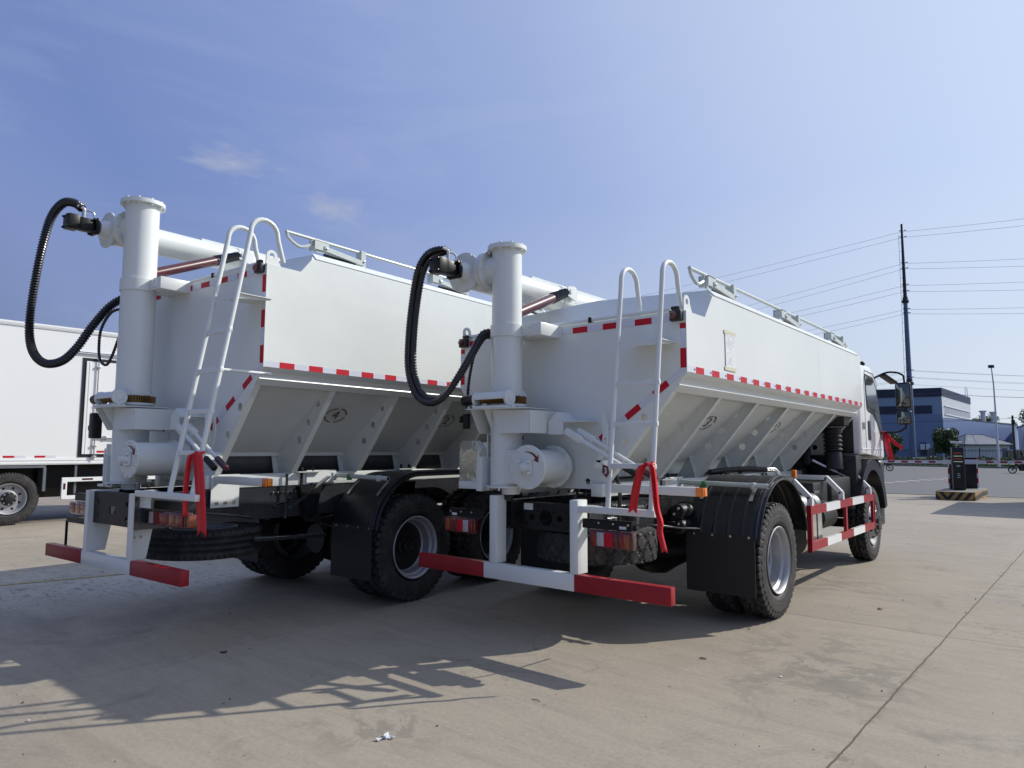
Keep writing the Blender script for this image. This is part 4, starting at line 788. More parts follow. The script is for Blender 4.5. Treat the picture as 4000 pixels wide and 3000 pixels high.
# ---- ribbons, notice
def ribbon(name, label, root_m, strips, knot, gold=None, group='red ribbons tied on the trucks'):
    s = MB(); rnd = random.Random(len(label)); s.tube([Vector(knot) + Vector((.027 * math.cos(a), .027 * math.sin(a), .006 * math.sin(2 * a))) for a in [k * .4488 for k in range(14)]], .011, 8, closed=True, rad=[.009 + .004 * rnd.random() for _ in range(14)])
    for path, w, side in strips:
        P = catmull(path, 7); side = Vector(side).normalized(); rows = []; nor = side.cross(Vector((0, 0, 1))).normalized(); ph = rnd.uniform(0, 6)
        for i, p in enumerate(P):
            t = i / (len(P) - 1); wd = w * (.35 + .65 * min(1, i / 6)); f = .012 * min(1, i / 5)
            rows.append([s.V(p + side * (wd * (j / 4 - .5)) + nor * (f * math.sin(j * 1.9 + ph + t * 2.2) * (1 - .5 * t))) for j in range(5)])
        e = P[-1] - P[-2]; e.normalize()
        for j, q in enumerate((.30, .12, -.12, .10, .34)): rows[-1][j].co += e * w * q
        for a_, b_ in zip(rows, rows[1:]):
            for j in range(4): s.face([a_[j], a_[j + 1], b_[j + 1], b_[j]])
    me = s.out(name, 'ribbon', None, 60); md = me.modifiers.new('thickness', 'SOLIDIFY'); md.thickness = .0006
    me.matrix_world = root_m; return tag(me, label, 'ribbon', group)
I4 = Matrix.Identity(4)
ribbon('red_ribbon', 'red ribbon with one very long tail tied on the ladder of the nearer feed truck', I4, [
    ([(1.045, -.47, 1.37), (1.02, -.485, 1.345), (.99, -.49, 1.25), (.965, -.49, 1.14), (.95, -.49, 1.05)], .058, (1, .35, 0)),
    ([(1.065, -.47, 1.37), (1.095, -.48, 1.35), (1.11, -.48, 1.25), (1.125, -.48, 1.08), (1.15, -.48, .985), (1.145, -.48, .92), (1.175, -.48, .80)], .038, (1, .35, 0))], (1.052, -.436, 1.365))
m1 = t1.matrix_basis.copy(); m1 = Matrix.Translation(t1.location) @ Matrix.Rotation(.04505, 4, 'Z')
rb = ribbon('red_ribbon', 'broad red ribbon tied on the ladder of the farther feed truck', m1, [
    ([(1.215, -.585, 1.43), (1.18, -.60, 1.40), (1.15, -.60, 1.28), (1.14, -.60, 1.15), (1.15, -.60, .98)], .04, (.5, .6, 0)),
    ([(1.245, -.585, 1.43), (1.28, -.60, 1.41), (1.305, -.60, 1.30), (1.33, -.60, 1.15), (1.355, -.60, 1.0), (1.375, -.60, .88)], .10, (1, .1, 0))], (1.235, -.56, 1.43))
ribbon('red_ribbon', 'short red ribbon with gold print hanging from the mirror arm of the nearer truck cab', I4, [
    ([(1.115, 6.44, 1.73), (1.15, 6.42, 1.62), (1.18, 6.42, 1.46), (1.205, 6.42, 1.33)], .075, (1, .1, 0)),
    ([(1.115, 6.44, 1.73), (1.18, 6.42, 1.66), (1.26, 6.40, 1.57), (1.36, 6.38, 1.49)], .05, (.5, .1, .8))], (1.11, 6.44, 1.72))
s = MB(); s.box(1.1395, 1.141, .705, .905, 2.125, 2.425); s.mi = 1; s.box(1.1412, 1.1425, .685, .925, 2.405, 2.435); s.box(1.1412, 1.1425, .685, .92, 2.105, 2.135); s.mi = 2
rn = random.Random(3)
for i in range(22):
    z = 2.392 - .0112 * i; y = .72
    while y < .88:
        w = rn.uniform(.006, .03)
        if rn.random() < (.75 if i < 10 else .45): s.box(1.1411, 1.1414, y, min(y + w, .892), z, z + .0022)
        y += w + rn.uniform(.004, .014)
o = s.out('paper_notice', ['paper', 'mask', 'ink'], None, 0); tag(o, 'white printed paper notice held by masking tape on the hopper side of the nearer truck', 'notice')

# ================================================================ setting
def lk(t, a, b): t.links.new(a, b)
def math_(t, op, a, b=None):
    n = t.nodes.new('ShaderNodeMath'); n.operation = op
    for i, v in enumerate((a, b)):
        if v is None: continue
        if isinstance(v, (int, float)): n.inputs[i].default_value = v
        else: t.links.new(v, n.inputs[i])
    return n.outputs[0]
def concrete():
    m = bpy.data.materials.new('yard_concrete'); m.use_nodes = True; t = m.node_tree; b = t.nodes['Principled BSDF']
    o = N(t, 'ShaderNodeTexCoord'); P = o.outputs['Object']
    def noise(sc, det=6, rough=.6, vec=None, dist=0.):
        n = N(t, 'ShaderNodeTexNoise'); n.inputs['Scale'].default_value = sc; n.inputs['Detail'].default_value = det; n.inputs['Roughness'].default_value = rough; n.inputs['Distortion'].default_value = dist
        lk(t, vec or P, n.inputs['Vector']); return n.outputs[0]
    def ramp(v, a, c, lo=0., hi=1.):
        n = N(t, 'ShaderNodeMapRange'); n.inputs['From Min'].default_value = a; n.inputs['From Max'].default_value = c; n.inputs['To Min'].default_value = lo; n.inputs['To Max'].default_value = hi; lk(t, v, n.inputs[0]); return n.outputs[0]
    def mix(f, a, c, bt='MIX'):
        n = N(t, 'ShaderNodeMix', data_type='RGBA', blend_type=bt)
        for i, v in ((0, f), (6, a), (7, c)):
            if isinstance(v, (float, int)): n.inputs[i].default_value = v
            elif isinstance(v, tuple): n.inputs[i].default_value = (*v, 1)
            else: lk(t, v, n.inputs[i])
        return n.outputs[2]
    sx0 = N(t, 'ShaderNodeSeparateXYZ'); lk(t, P, sx0.inputs[0])
    big = ramp(noise(.22, 5, .6), .3, .7); med = ramp(noise(1.1, 8, .7, dist=.4), .32, .68); fine = noise(38, 5, .8); grit = noise(260, 2, .5)
    col = mix(big, (.296, .254, .194), (.365, .321, .252)); col = mix(ramp(med, 0, 1, .0, .55), col, (.395, .34, .262))
    # trowel streaks across the slabs
    mp = N(t, 'ShaderNodeMapping'); mp.inputs['Scale'].default_value = (.9, 5.5, 1); lk(t, P, mp.inputs['Vector'])
    st = ramp(noise(1.6, 7, .7, mp.outputs[0], .6), .45, .75); col = mix(ramp(st, 0, 1, 0, .42), col, (.205, .178, .142))
    blot = ramp(noise(.9, 9, .72, dist=1.2), .56, .66); col = mix(ramp(blot, 0, 1, 0, .5), col, (.175, .160, .135))
    scf = ramp(noise(5.5, 8, .75, dist=.8), .60, .72); col = mix(ramp(scf, 0, 1, 0, .35), col, (.16, .145, .13))
    pale = ramp(noise(2.3, 6, .7), .62, .78); col = mix(ramp(pale, 0, 1, 0, .30), col, (.45, .41, .35))
    rust = ramp(noise(3.1, 3, .5), .74, .80); col = mix(ramp(rust, 0, 1, 0, .30), col, (.34, .22, .10))
    col = mix(1.0, col, ramp(fine, .25, .75, .80, 1.14), 'MULTIPLY'); col = mix(1.0, col, ramp(grit, .3, .7, .90, 1.07), 'MULTIPLY')
    dots = N(t, 'ShaderNodeTexVoronoi'); dots.inputs['Scale'].default_value = 3.4; lk(t, P, dots.inputs['Vector']); dt = ramp(dots.outputs['Distance'], .02, .05, 1, 0); col = mix(ramp(dt, 0, 1, 0, .7), col, (.06, .055, .05))
    # old water marks and a scabby weathered patch at fixed places
    def spot(x, y, r):
        d = N(t, 'ShaderNodeVectorMath', operation='DISTANCE'); d.inputs[1].default_value = (x, y, 0); lk(t, P, d.inputs[0]); return ramp(d.outputs['Value'], r * .35, r, 1, 0)
    wn = noise(2.6, 9, .72, None, 1.4); wet = ramp(wn, .50, .53)
    for x_, y_, r_ in ((1.75, .75, .85), (2.05, .15, .7), (.42, -2.2, .45), (3.6, .9, .8), (3.3, 4.2, 1.3), (.9, 3.6, .9)):
        col = mix(math_(t, 'MULTIPLY', math_(t, 'MULTIPLY', spot(x_, y_, r_), wet), .5), col, (.17, .158, .128))
    mp2 = N(t, 'ShaderNodeMapping'); mp2.inputs['Scale'].default_value = (1.4, 3.2, 1); lk(t, P, mp2.inputs['Vector']); pn = ramp(noise(4.2, 10, .8, mp2.outputs[0], 1.2), .53, .58)
    for x_, y_, r_ in ((-5.3, -1.8, 1.9), (-4.7, -.9, 1.3)):
        col = mix(math_(t, 'MULTIPLY', math_(t, 'MULTIPLY', spot(x_, y_, r_), pn), .6), col, (.13, .125, .115)); col = mix(math_(t, 'MULTIPLY', math_(t, 'MULTIPLY', spot(x_, y_, r_), math_(t, 'SUBTRACT', 1, pn)), .35), col, (.55, .54, .52))
    # slab to slab tone
    sl1 = math_(t, 'FLOOR', math_(t, 'DIVIDE', math_(t, 'SUBTRACT', sx0.outputs[0], 2.365), 3.98)); sl2 = math_(t, 'FLOOR', math_(t, 'DIVIDE', math_(t, 'SUBTRACT', sx0.outputs[1], 1.815), 5.0))
    rv = math_(t, 'FRACT', math_(t, 'MULTIPLY', math_(t, 'SINE', math_(t, 'ADD', math_(t, 'MULTIPLY', sl1, 12.99), math_(t, 'MULTIPLY', sl2, 78.2))), 43.7)); col = mix(1.0, col, ramp(rv, 0, 1, .94, 1.04), 'MULTIPLY')
    # slab joints with crumbled edges
    sx = N(t, 'ShaderNodeSeparateXYZ'); lk(t, P, sx.inputs[0]); wob = math_(t, 'MULTIPLY', math_(t, 'SUBTRACT', noise(2.2, 5, .7), .5), .035)
    def joint(u, off, per, w):
        v = math_(t, 'DIVIDE', math_(t, 'SUBTRACT', math_(t, 'ADD', u, wob), off), per); v = math_(t, 'SUBTRACT', v, math_(t, 'ROUND', v)); v = math_(t, 'MULTIPLY', math_(t, 'ABSOLUTE', v), per)
        return v
    ux = math_(t, 'SUBTRACT', sx.outputs[0], math_(t, 'MULTIPLY', sx.outputs[1], .0257)); jx = joint(ux, 2.365, 3.98, .01); hid = math_(t, 'LESS_THAN', sx.outputs[1], .5); main = math_(t, 'LESS_THAN', math_(t, 'ABSOLUTE', math_(t, 'SUBTRACT', ux, 2.365)), 1.0)
    jx = math_(t, 'ADD', jx, math_(t, 'MULTIPLY', math_(t, 'SUBTRACT', 1, main), .0042)); jy = joint(math_(t, 'SUBTRACT', sx.outputs[1], math_(t, 'MULTIPLY', sx.outputs[0], .01)), 1.815, 5.0, .01)
    jy = math_(t, 'ADD', jy, hid); chip = math_(t, 'MULTIPLY', ramp(noise(3.5, 8, .9, dist=.6), .53, .62, 0, .085), math_(t, 'MULTIPLY', main, ramp(noise(1.1, 2, .5), .45, .6, .15, 1)))
    cx_ = math_(t, 'LESS_THAN', jx, math_(t, 'ADD', chip, .006)); cy_ = math_(t, 'LESS_THAN', jy, math_(t, 'ADD', math_(t, 'MULTIPLY', chip, .15), .005))
    core = math_(t, 'MAXIMUM', math_(t, 'LESS_THAN', jx, .0055), math_(t, 'LESS_THAN', jy, .0042)); ed = math_(t, 'MAXIMUM', cx_, cy_)
    col = mix(math_(t, 'MULTIPLY', ed, .5), col, (.17, .14, .105)); col = mix(math_(t, 'MULTIPLY', core, .8), col, (.075, .058, .042))
    # thin old mark
    wv = N(t, 'ShaderNodeMix', data_type='VECTOR'); wv.inputs[0].default_value = .12; lk(t, P, wv.inputs[4]); nn = N(t, 'ShaderNodeTexNoise'); nn.inputs['Scale'].default_value = 1.5; nn.inputs['Detail'].default_value = 6; lk(t, P, nn.inputs['Vector']); sc_ = N(t, 'ShaderNodeVectorMath', operation='SCALE'); sc_.inputs['Scale'].default_value = 9; lk(t, nn.outputs['Color'], sc_.inputs[0]); lk(t, sc_.outputs[0], wv.inputs[5])
    vo = N(t, 'ShaderNodeTexVoronoi'); vo.feature = 'DISTANCE_TO_EDGE'; vo.inputs['Scale'].default_value = .42; lk(t, wv.outputs[1], vo.inputs['Vector']); ck = math_(t, 'MULTIPLY', math_(t, 'LESS_THAN', vo.outputs['Distance'], .0016), ramp(noise(.7, 3, .5), .50, .62, 0, .5)); col = mix(ck, col, (.10, .085, .07))
    lk(t, col, b.inputs['Base Color']); b.inputs['Roughness'].default_value = .72; b.inputs['Specular IOR Level'].default_value = .35
    rg = ramp(noise(1.7, 6, .7), .3, .7, .55, .85); lk(t, rg, b.inputs['Roughness'])
    h = math_(t, 'ADD', math_(t, 'MULTIPLY', fine, .5), math_(t, 'ADD', math_(t, 'MULTIPLY', grit, .25), math_(t, 'MULTIPLY', ed, -1.6)))
    bp = N(t, 'ShaderNodeBump'); bp.inputs['Strength'].default_value = .55; bp.inputs['Distance'].default_value = .006; lk(t, h, bp.inputs['Height']); lk(t, bp.outputs[0], b.inputs['Normal'])
    return m
M['concrete'] = concrete()
M['asphalt'] = mat('asphalt', (.105, .106, .110), .8, var=.14, vscale=.35, bump=.3, bscale=40, dirt=((.145, .143, .14), .9, .5, .52))
M['kerb'] = mat('kerb_stone', (.22, .21, .19), .8, var=.15, vscale=2)
M['grass'] = mat('verge_grass', (.045, .075, .02), .8, var=.4, vscale=1.2, dirt=((.12, .105, .05), 2.5, .6, .5))
M['blade'] = mat('grass_blades', (.09, .15, .035), .7, var=.35, vscale=3)
M['leaf'] = mat('tree_leaves', (.042, .075, .018), .55, var=.45, vscale=1.6)
M['leaf2'] = mat('tree_leaves_pale', (.10, .16, .035), .55, var=.35, vscale=2.5)
M['petal'] = mat('rose_petals', (.75, .74, .7), .6, var=.05)
M['bark'] = mat('bark', (.10, .075, .055), .9, var=.3, vscale=6)
M['fblue'] = mat('factory_blue', (.115, .175, .36), .5, var=.05, vscale=.3)
M['flight'] = mat('factory_light_blue', (.25, .32, .46), .5, var=.05, vscale=.3)
M['fwhite'] = mat('factory_white', (.50, .54, .58), .5, var=.04, vscale=.5)
M['fdark'] = mat('factory_dark_band', (.022, .028, .065), .5, var=.1, vscale=.5)
M['fglass'] = mat('window_glass', (.03, .04, .06), .1, var=.1)
M['wall'] = mat('rendered_wall', (.52, .55, .6), .8, var=.07, vscale=1)
M['brick'] = mat('brick_wall', (.34, .28, .21), .85, var=.2, vscale=4)
M['polesteel'] = mat('pole_steel', (.12, .165, .27), .45, metal=.2, var=.1, vscale=1)
M['poledark'] = mat('pole_steel_dark', (.02, .023, .035), .5, var=.1)
M['yellow'] = mat('safety_yellow', (.36, .22, .06), .7, var=.2, vscale=6, dirt=((.20, .15, .10), 9, .6, .52))
M['led'] = mat('led_screen', (.01, .01, .012), .3, var=0)
M['ledr'] = mat('led_red', (.12, .02, .01), .4, var=0, emit=(1, .15, .05), es=.22)
M['ledg'] = mat('led_green', (.3, .4, .2), .4, var=0, emit=(.7, 1, .7), es=.45)
M['wire'] = mat('wire', (.035, .04, .06), .9, var=0, spec=.1)
M['road_paint'] = mat('road_paint', (.48, .44, .36), .7, var=.2, vscale=8)
M['skin'] = mat('skin', (.35, .2, .14), .5, var=.1)
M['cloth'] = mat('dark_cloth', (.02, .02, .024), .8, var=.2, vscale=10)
M['cloth2'] = mat('brown_cloth', (.10, .06, .045), .8, var=.2, vscale=10)

def roof_tiles():
    m = mat('roof_tiles', (.34, .36, .40), .5, var=.1, vscale=1.5); t = m.node_tree; b = t.nodes['Principled BSDF']; o = N(t, 'ShaderNodeTexCoord'); w = N(t, 'ShaderNodeTexWave'); w.inputs['Scale'].default_value = 1.0; w.bands_direction = 'X'
    lk(t, o.outputs['UV'], w.inputs['Vector']); bp = N(t, 'ShaderNodeBump'); bp.inputs['Distance'].default_value = .12; bp.inputs['Strength'].default_value = 1; lk(t, w.outputs[0], bp.inputs['Height']); lk(t, bp.outputs[0], b.inputs['Normal']); return m
# ground sheets
def sheet(name, pts, z, m, sub=0):
    s = MB(); vs = [s.V((x, y, zz if (zz := (p[2] if len(p) > 2 else z)) is not None else z)) for p in pts for x, y in [p[:2]]]; s.face(vs); o = s.out(name, m, None, 0); tag(o, kind='structure'); return o
YE = lambda x: 21.80 + .089 * x
s = MB(); s.prism([(-70, -45), (45, -45), (45, YE(45)), (-70, YE(-70))], -.5, 0, 'z'); o = s.out('yard_ground', 'concrete', None, 0); tag(o, kind='structure')
s = MB(); s.prism([(-70, YE(-70) + .003), (45, YE(45) + .003), (45, YE(45) + .16), (-70, YE(-70) + .16)], -.5, .012, 'z'); o = s.out('yard_kerb', M['kerb'], None, 0); tag(o, kind='structure')
s = MB(); s.prism([(-70, YE(-70) - .16), (45, YE(45) - .16), (45, YE(45) - .05), (-70, YE(-70) - .05)], .001, .005, 'z'); o = s.out('kerb_shade_strip', mat('kerb_shade', (.03, .026, .022), .9, var=.2), None, 0); tag(o, kind='structure')  # dark strip painted in for the shading on the kerb's near side
KY = lambda x: 84.2 - .44 * (x + 1.7)
s = MB(); s.face([s.V(p) for p in ((-160, YE(-160) + .1, -.45), (160, YE(160) + .1, -.45), (160, KY(160) + 60, -.45), (-160, KY(-160), -.45))][::1]); o = s.out('road', 'asphalt', None, 0); tag(o, kind='structure')
s = MB(); s.prism([(-160, KY(-160)), (45, KY(45)), (45, KY(45) + .3), (-160, KY(-160) + .3)], -.5, -.29, 'z'); o = s.out('far_kerb', 'kerb', None, 0); tag(o, kind='structure')
s = MB(); a = [(-160, KY(-160) + .3, -.3), (45, KY(45) + .3, -.3), (45, KY(45) + 22, .03), (-160, KY(-160) + 22, .03)]
s.face([s.V(p) for p in a]); s.face([s.V(p) for p in ((-160, KY(-160) + 22, .03), (45, KY(45) + 22, .03), (300, 700, .03), (-500, 700, .03))]); o = s.out('verge', 'grass', None, 0); tag(o, kind='structure')
s = MB(); s.face([s.V(p) for p in ((-1500, -1500, -.6), (1500, -1500, -.6), (1500, 1500, -.6), (-1500, 1500, -.6))]); o = s.out('terrain', 'grass', None, 0); tag(o, kind='structure')
# road dashes
for i in range(9):
    for k in (0, 1):
        x0, y0 = -7.2 + .36 * i + k * .30, 35.2 + 1.9 * i - k * .3; s = MB(); s.prism([(x0, y0), (x0 + .45, y0 - .04), (x0 + .50, y0 + .50), (x0 + .05, y0 + .55)], -.449, -.445, 'z')
        o = s.out('road_marking', 'road_paint', None, 0); tag(o, kind='structure')
# yellow line remnant at the left of the yard
s = MB(); s.prism([(-5.78, -2.6), (-5.70, -2.6), (-5.33, -1.1), (-5.40, -1.1)], .001, .005, 'z'); o = s.out('yard_marking', mat('faded_yellow_line', (.36, .29, .14), .8, var=.3, vscale=9), None, 0); tag(o, kind='structure')

# ---------------------------------------------------------------- box truck on the left
bt = thing('box_truck', 'white box truck with a side door and striped side guard at the left edge', 'truck', (-12.35, -.75, 0), 0)
s = MB(); s.box(-2.4, 0, -3.4, 6.0, 1.255, 3.86); s.out('cargo_box', 'whiteb', bt, 0)
s = MB()
for z0, z1, e in ((1.135, 1.254, .02), (3.80, 3.885, .02)): s.box(-2.42, e, -3.42, 6.02, z0, z1); s.box(e, e + .008, -3.42, 6.02, z0 + .02, z0 + .035); s.box(e, e + .008, -3.42, 6.02, z1 - .04, z1 - .02)
s.out('box_rail', 'whiteb', bt, 0)
s = MB(); s.box(.001, .012, 1.32, 2.75, 1.275, 3.30); s.mi = 1; s.box(.0125, .03, 1.385, 2.685, 1.335, 3.235, .004); s.box(.0305, .036, 1.44, 1.46, 1.34, 3.22); s.out('side_door', ['plastic', 'whiteb'], bt, 0)
s = MB(); s.cyl((.06, 1.60, 1.22), (.06, 1.60, 3.32), .013, n=10)
for z in (1.28, 1.50, 3.12, 3.29): s.box(.03, .075, 1.555, 1.645, z - .02, z + .02, .004)
s.beam((.05, 1.58, 1.66), (.05, 1.80, 1.66), .02, .03); s.cyl((.032, 1.78, 1.66), (.055, 1.78, 1.66), .05); s.beam((.06, 1.78, 1.66), (.06, 2.02, 1.645), .02, .03); s.out('door_lock', 'steel', bt)
s = MB(); s.box(.001, .05, 1.2, 2.9, 3.40, 3.415); s.box(.045, .05, 1.2, 2.9, 3.385, 3.415); s.out('rain_gutter', 'twhite', bt)
for y in (-2.9, -2.3, -1.7, -1.06, -.48, .07, .58):
    s = MB(); s.box(.0005, .003, y, y + .18, 1.27, 1.31); s.mi = 1; s.box(.0005, .003, y + .19, y + .36, 1.27, 1.31); s.out('reflective_tape', ['tred', 'twhite'], bt, 0)
s = MB(); s.box(.0305, .033, 1.66, 1.84, 1.365, 1.405); s.mi = 1; s.box(.0305, .033, 1.98, 2.16, 1.365, 1.405); s.out('reflective_tape', ['tred', 'twhite'], bt, 0)
wheel(bt, -.02, 0.22, .50, 1, .5, .235, .288, 'steer', 'rib'); wheel(bt, -2.3, 0.22, .50, -1, .5, .235, .288, 'dish', 'rib'); wheel(bt, -.04, 4.9, .50, 1, .5, .235, .288, 'steer', 'rib')
s = MB(); s.box(-2.0, -.5, -3.2, 6.8, .75, 1.13); s.box(-1.9, -.35, .75, 4.2, .48, 1.12, .03); s.cyl((-.5, 2.6, .68), (-.5, 3.4, .68), .22); s.box(-2.1, -.2, -.1, .15, .42, .62); s.out('chassis', 'black', bt)
s = MB(); s.box(-.02, .02, -.9, .78, 1.075, 1.12); s.box(-.02, .02, .74, .79, .62, 1.075); s.box(-.06, -.02, 1.30, 1.34, .55, 1.13); s.out('guard_stay', 'grey', bt)
s = MB()
for z0, z1 in ((.79, .875), (.45, .52)): s.box(.0, .04, 1.10, 3.9, z0, z1)
s.box(-.005, .042, 1.06, 1.16, .45, .875, .01); s.box(.0, .04, 2.5, 2.56, .52, .79); s.mi = 1
for y in (1.42, 1.95, 2.5): s.box(.041, .043, y, y + .2, .815, .85); s.box(.041, .043, y, y + .2, .468, .502)
s.box(.043, .045, 1.09, 1.13, .64, .76); s.out('side_guard', ['whiteb', 'maroon'], bt, 0)
s = MB(); s.box(.02, .04, -.72, -.42, 1.07, 1.13, .004); s.out('side_marker', 'lensam', bt)
_known = set(o.name for o in COL.objects); cab(bt, 6.55)
for o in COL.objects:
    if o.name not in _known and o.parent == bt: o.location.x -= 1.2

# ---------------------------------------------------------------- guard house outside the frame on the right (casts the shadow)
gh = thing('guard_house', 'flat roofed white guard house beside the gate', 'building', (2.86, 17.6, 0), 0)
s = MB(); s.box(0, 4.4, 0, 4.7, 2.9, 3.06); s.out('roof', 'wall', gh, 0); s = MB(); s.box(.35, 4.0, .35, 4.3, 0, 2.9); s.out('wall', 'wall', gh, 0); s = MB(); s.box(.32, .349, 1.2, 2.6, 1.0, 2.2); s.out('window', 'fglass', gh, 0)

# ---------------------------------------------------------------- gate
def yb_paint():
    m = mat('striped_island_paint', (.36, .22, .06), .75, var=.25, vscale=6, dirt=((.22, .18, .14), 8, .7, .5)); t = m.node_tree; b = t.nodes['Principled BSDF']; src = b.inputs['Base Color'].links[0].from_socket
    g = N(t, 'ShaderNodeTexCoord'); sx = N(t, 'ShaderNodeSeparateXYZ'); lk(t, g.outputs['Object'], sx.inputs[0])
    u = math_(t, 'ADD', math_(t, 'ABSOLUTE', math_(t, 'SUBTRACT', sx.outputs[0], .28)), math_(t, 'MULTIPLY', sx.outputs[2], -.75)); v = math_(t, 'FRACT', math_(t, 'MULTIPLY', math_(t, 'ADD', u, 2.02), 4.6)); f = math_(t, 'LESS_THAN', v, .48)
    f = math_(t, 'MULTIPLY', f, math_(t, 'LESS_THAN', sx.outputs[2], .235))
    mx = N(t, 'ShaderNodeMix', data_type='RGBA'); lk(t, f, mx.inputs[0]); lk(t, src, mx.inputs[6]); mx.inputs[7].default_value = (.025, .024, .024, 1); lk(t, mx.outputs[2], b.inputs['Base Color']); return m
s = MB(); s.prism([(-.02, 0), (.85, 0), (.96, .08), (1.03, 1.3), (1.0, 3.0), (.1, 3.0), (-.03, 2.6)], 0, .245, 'z'); o = s.out('traffic_island', [yb_paint(), M['kerb']], None, 20); o.location = (-.14, 19.42, 0)
for p in o.data.polygons:
    if p.normal.z > .9: p.material_index = 1
tag(o, 'low concrete island with black and yellow stripes under the gate machines', 'traffic island')
def gate(name, label, x0, y0, dirx, ln, ang):
    g = thing(name, label, 'barrier gate', (x0, y0, .245), ang, 'barrier gates on the island')
    wc = .44 if dirx < 0 else .40; s = MB(); s.box(0, wc, 0, .30, 0, .93, .012); s.mi = 1; s.box(-.01, wc + .01, -.01, .31, .93, .985, .01); s.out('cabinet', ['plastic', 'black'], g)
    s = MB()
    for k in range(6):
        s.mi = k % 2
        for x in ((-.022,) if dirx < 0 else (wc - .018,)): s.box(x, x + .04, -.012, .03, .02 + .155 * k, .02 + .155 * (k + 1))
    s.out('reflective_strip', ['twhite', 'tred'], g, 0)
    s = MB(); yb_ = -.06; zb_ = .845; s.box(*sorted((.15 - dirx * .12, .15 + dirx * .30)), yb_ - .02, yb_ + .03, zb_ - .07, zb_ + .07, .006); s.out('arm_clamp', 'twhite', g)
    s = MB(); n = int(ln / .19)
    for k in range(n):
        s.mi = 1 if k % 2 else 0; s.box(*sorted((.15 + dirx * (.30 + .19 * k), .15 + dirx * (.30 + .19 * (k + 1)))), yb_ - .018, yb_ + .018, zb_ - .030, zb_ + .030)
    s.mi = 0; s.box(*sorted((.15 + dirx * .3, .15 + dirx * (.3 + .19 * n))), yb_ - .022, yb_ + .022, zb_ - .048, zb_ - .031); s.box(*sorted((.15 + dirx * .3, .15 + dirx * (.3 + .19 * n))), yb_ - .022, yb_ + .022, zb_ + .031, zb_ + .048)
    s.out('barrier_arm', ['twhite', 'red'], g, 0); return g
gate('barrier_gate', 'gate cabinet on the island whose lowered striped arm reaches left behind the truck cab', -.0, 21.0, -1, 4.2, .16)
gate('barrier_gate', 'gate cabinet at the right of the island whose lowered striped arm reaches right', .28, 21.80, 1, 4.0, .33)
ds = thing('display_post', 'dark entrance display post with lit text lines and three white chevrons', 'display', (.20, 20.36, .245), .30)
s = MB(); s.box(0, .30, 0, .22, 0, 1.30, .012); s.out('post', 'plastic', ds)
s = MB(); s.box(.02, .27, -.006, -.001, .82, 1.18); s.mi = 1
rn = random.Random(5)
for k, (z, c) in enumerate(((1.12, 1), (1.03, 2), (.945, 1), (.86, 2))):
    s.mi = c; x = .03
    while x < .25: w = rn.uniform(.012, .03); s.box(x, min(x + w, .262), -.0085, -.0065, z, z + .016); x += w + .008
s.out('screen', ['led', 'ledr', 'ledg'], ds, 0)
s = MB()
for k in range(3):
    z = .40 + .055 * k; s.beam((.105, -.003, z - .022), (.142, -.003, z), .004, .012, up=(0, 0, 1)); s.beam((.142, -.003, z), (.179, -.003, z - .022), .004, .012, up=(0, 0, 1))
for k in range(4):
    for z in (.71, .745): s.box(.10 + .025 * k, .118 + .025 * k, -.003, -.001, z, z + .016)
s.out('chevron', 'paper', ds, 0)
s = MB(); s.beam((.0, .02, 1.465), (.27, .12, 1.44), .12, .065, bev=.015); s.cyl((.14, .1, 1.30), (.14, .1, 1.42), .012); s.mi = 1; s.box(.20, .26, .06, .16, 1.40, 1.47, .01); s.out('camera_housing', ['twhite', 'plastic'], ds)

# ---------------------------------------------------------------- poles and wires
pl = thing('power_pole', 'very tall tapered blue grey steel power pole with a thin ladder', 'pole', (-15.24, 106.42, .0), 0)
s = MB(); s.lathe((0, 0, 0), (0, 0, 1), [(0, .42), (9, .36), (13, .335), (22.6, .27)], 24); s.mi = 1; s.lathe((0, 0, 22.62), (0, 0, 1), [(0, .25), (11.1, .14), (11.4, .14)], 20); s.out('shaft', ['polesteel', 'poledark'], pl)
for z, r in ((10.6, .52), (22.4, .46)):
    s = MB(); s.lathe((0, 0, z), (0, 0, 1), [(0, r * .8), (.12, r), (.42, r), (.5, r * .8), (.9, r * .72)], 16); s.out('joint_flange', 'poledark', pl)
s = MB(); s.cyl((-.62, -.1, 3), (-.42, -.1, 32.5), .025, n=6)
for k in range(22): z = 4 + 1.3 * k; s.cyl((-.62 + (z - 3) * .0068, -.1, z), (-.2, 0, z), .02, n=6)
s.out('pole_ladder', 'grey', pl)
s = MB()
for k, z in enumerate((32.9, 32.0, 28.2, 27.4, 25, 24.1, 21.5, 20.9, 12.7, 11.7, 10.7)): s.bolts([(.3, -.3, z), (-.3, -.2, z + .1)], (1, -.5, 0), .06, .35)
s.out('insulator', 'black', pl)
WD = [(32.87, (-1.2, 110.0), (-56.6, 117.9)), (32.03, (-1.3, 110.4), (-53.2, 118.4)), (28.2, (-1.6, 113.7), (-43.8, 121.3)), (27.4, (-1.7, 114.8), (-42.3, 121.9)), (24.95, (-1.8, 113.8), (-38.0, 118.1)), (24.09, (-1.9, 115.2), (-36.1, 117.4)), (21.48, (-2.0, 114.7), (-32.0, 116.0)), (20.86, (-2.1, 115.9), (-30.8, 116.7)),
      (12.75, (-3.0, 124.6), (-21.1, 113.7)), (12.62, (-3.0, 123.5), (-21.4, 115.2)), (11.77, (-3.2, 125.9), (-20.7, 114.2)), (11.64, (-3.2, 126.0), (-21.3, 115.6)), (10.71, (-3.3, 127.1), (-19.8, 111.3))]
names = ['topmost', 'second', 'third', 'fourth', 'fifth', 'sixth', 'seventh', 'eighth', 'ninth', 'tenth', 'eleventh', 'twelfth', 'thirteenth']
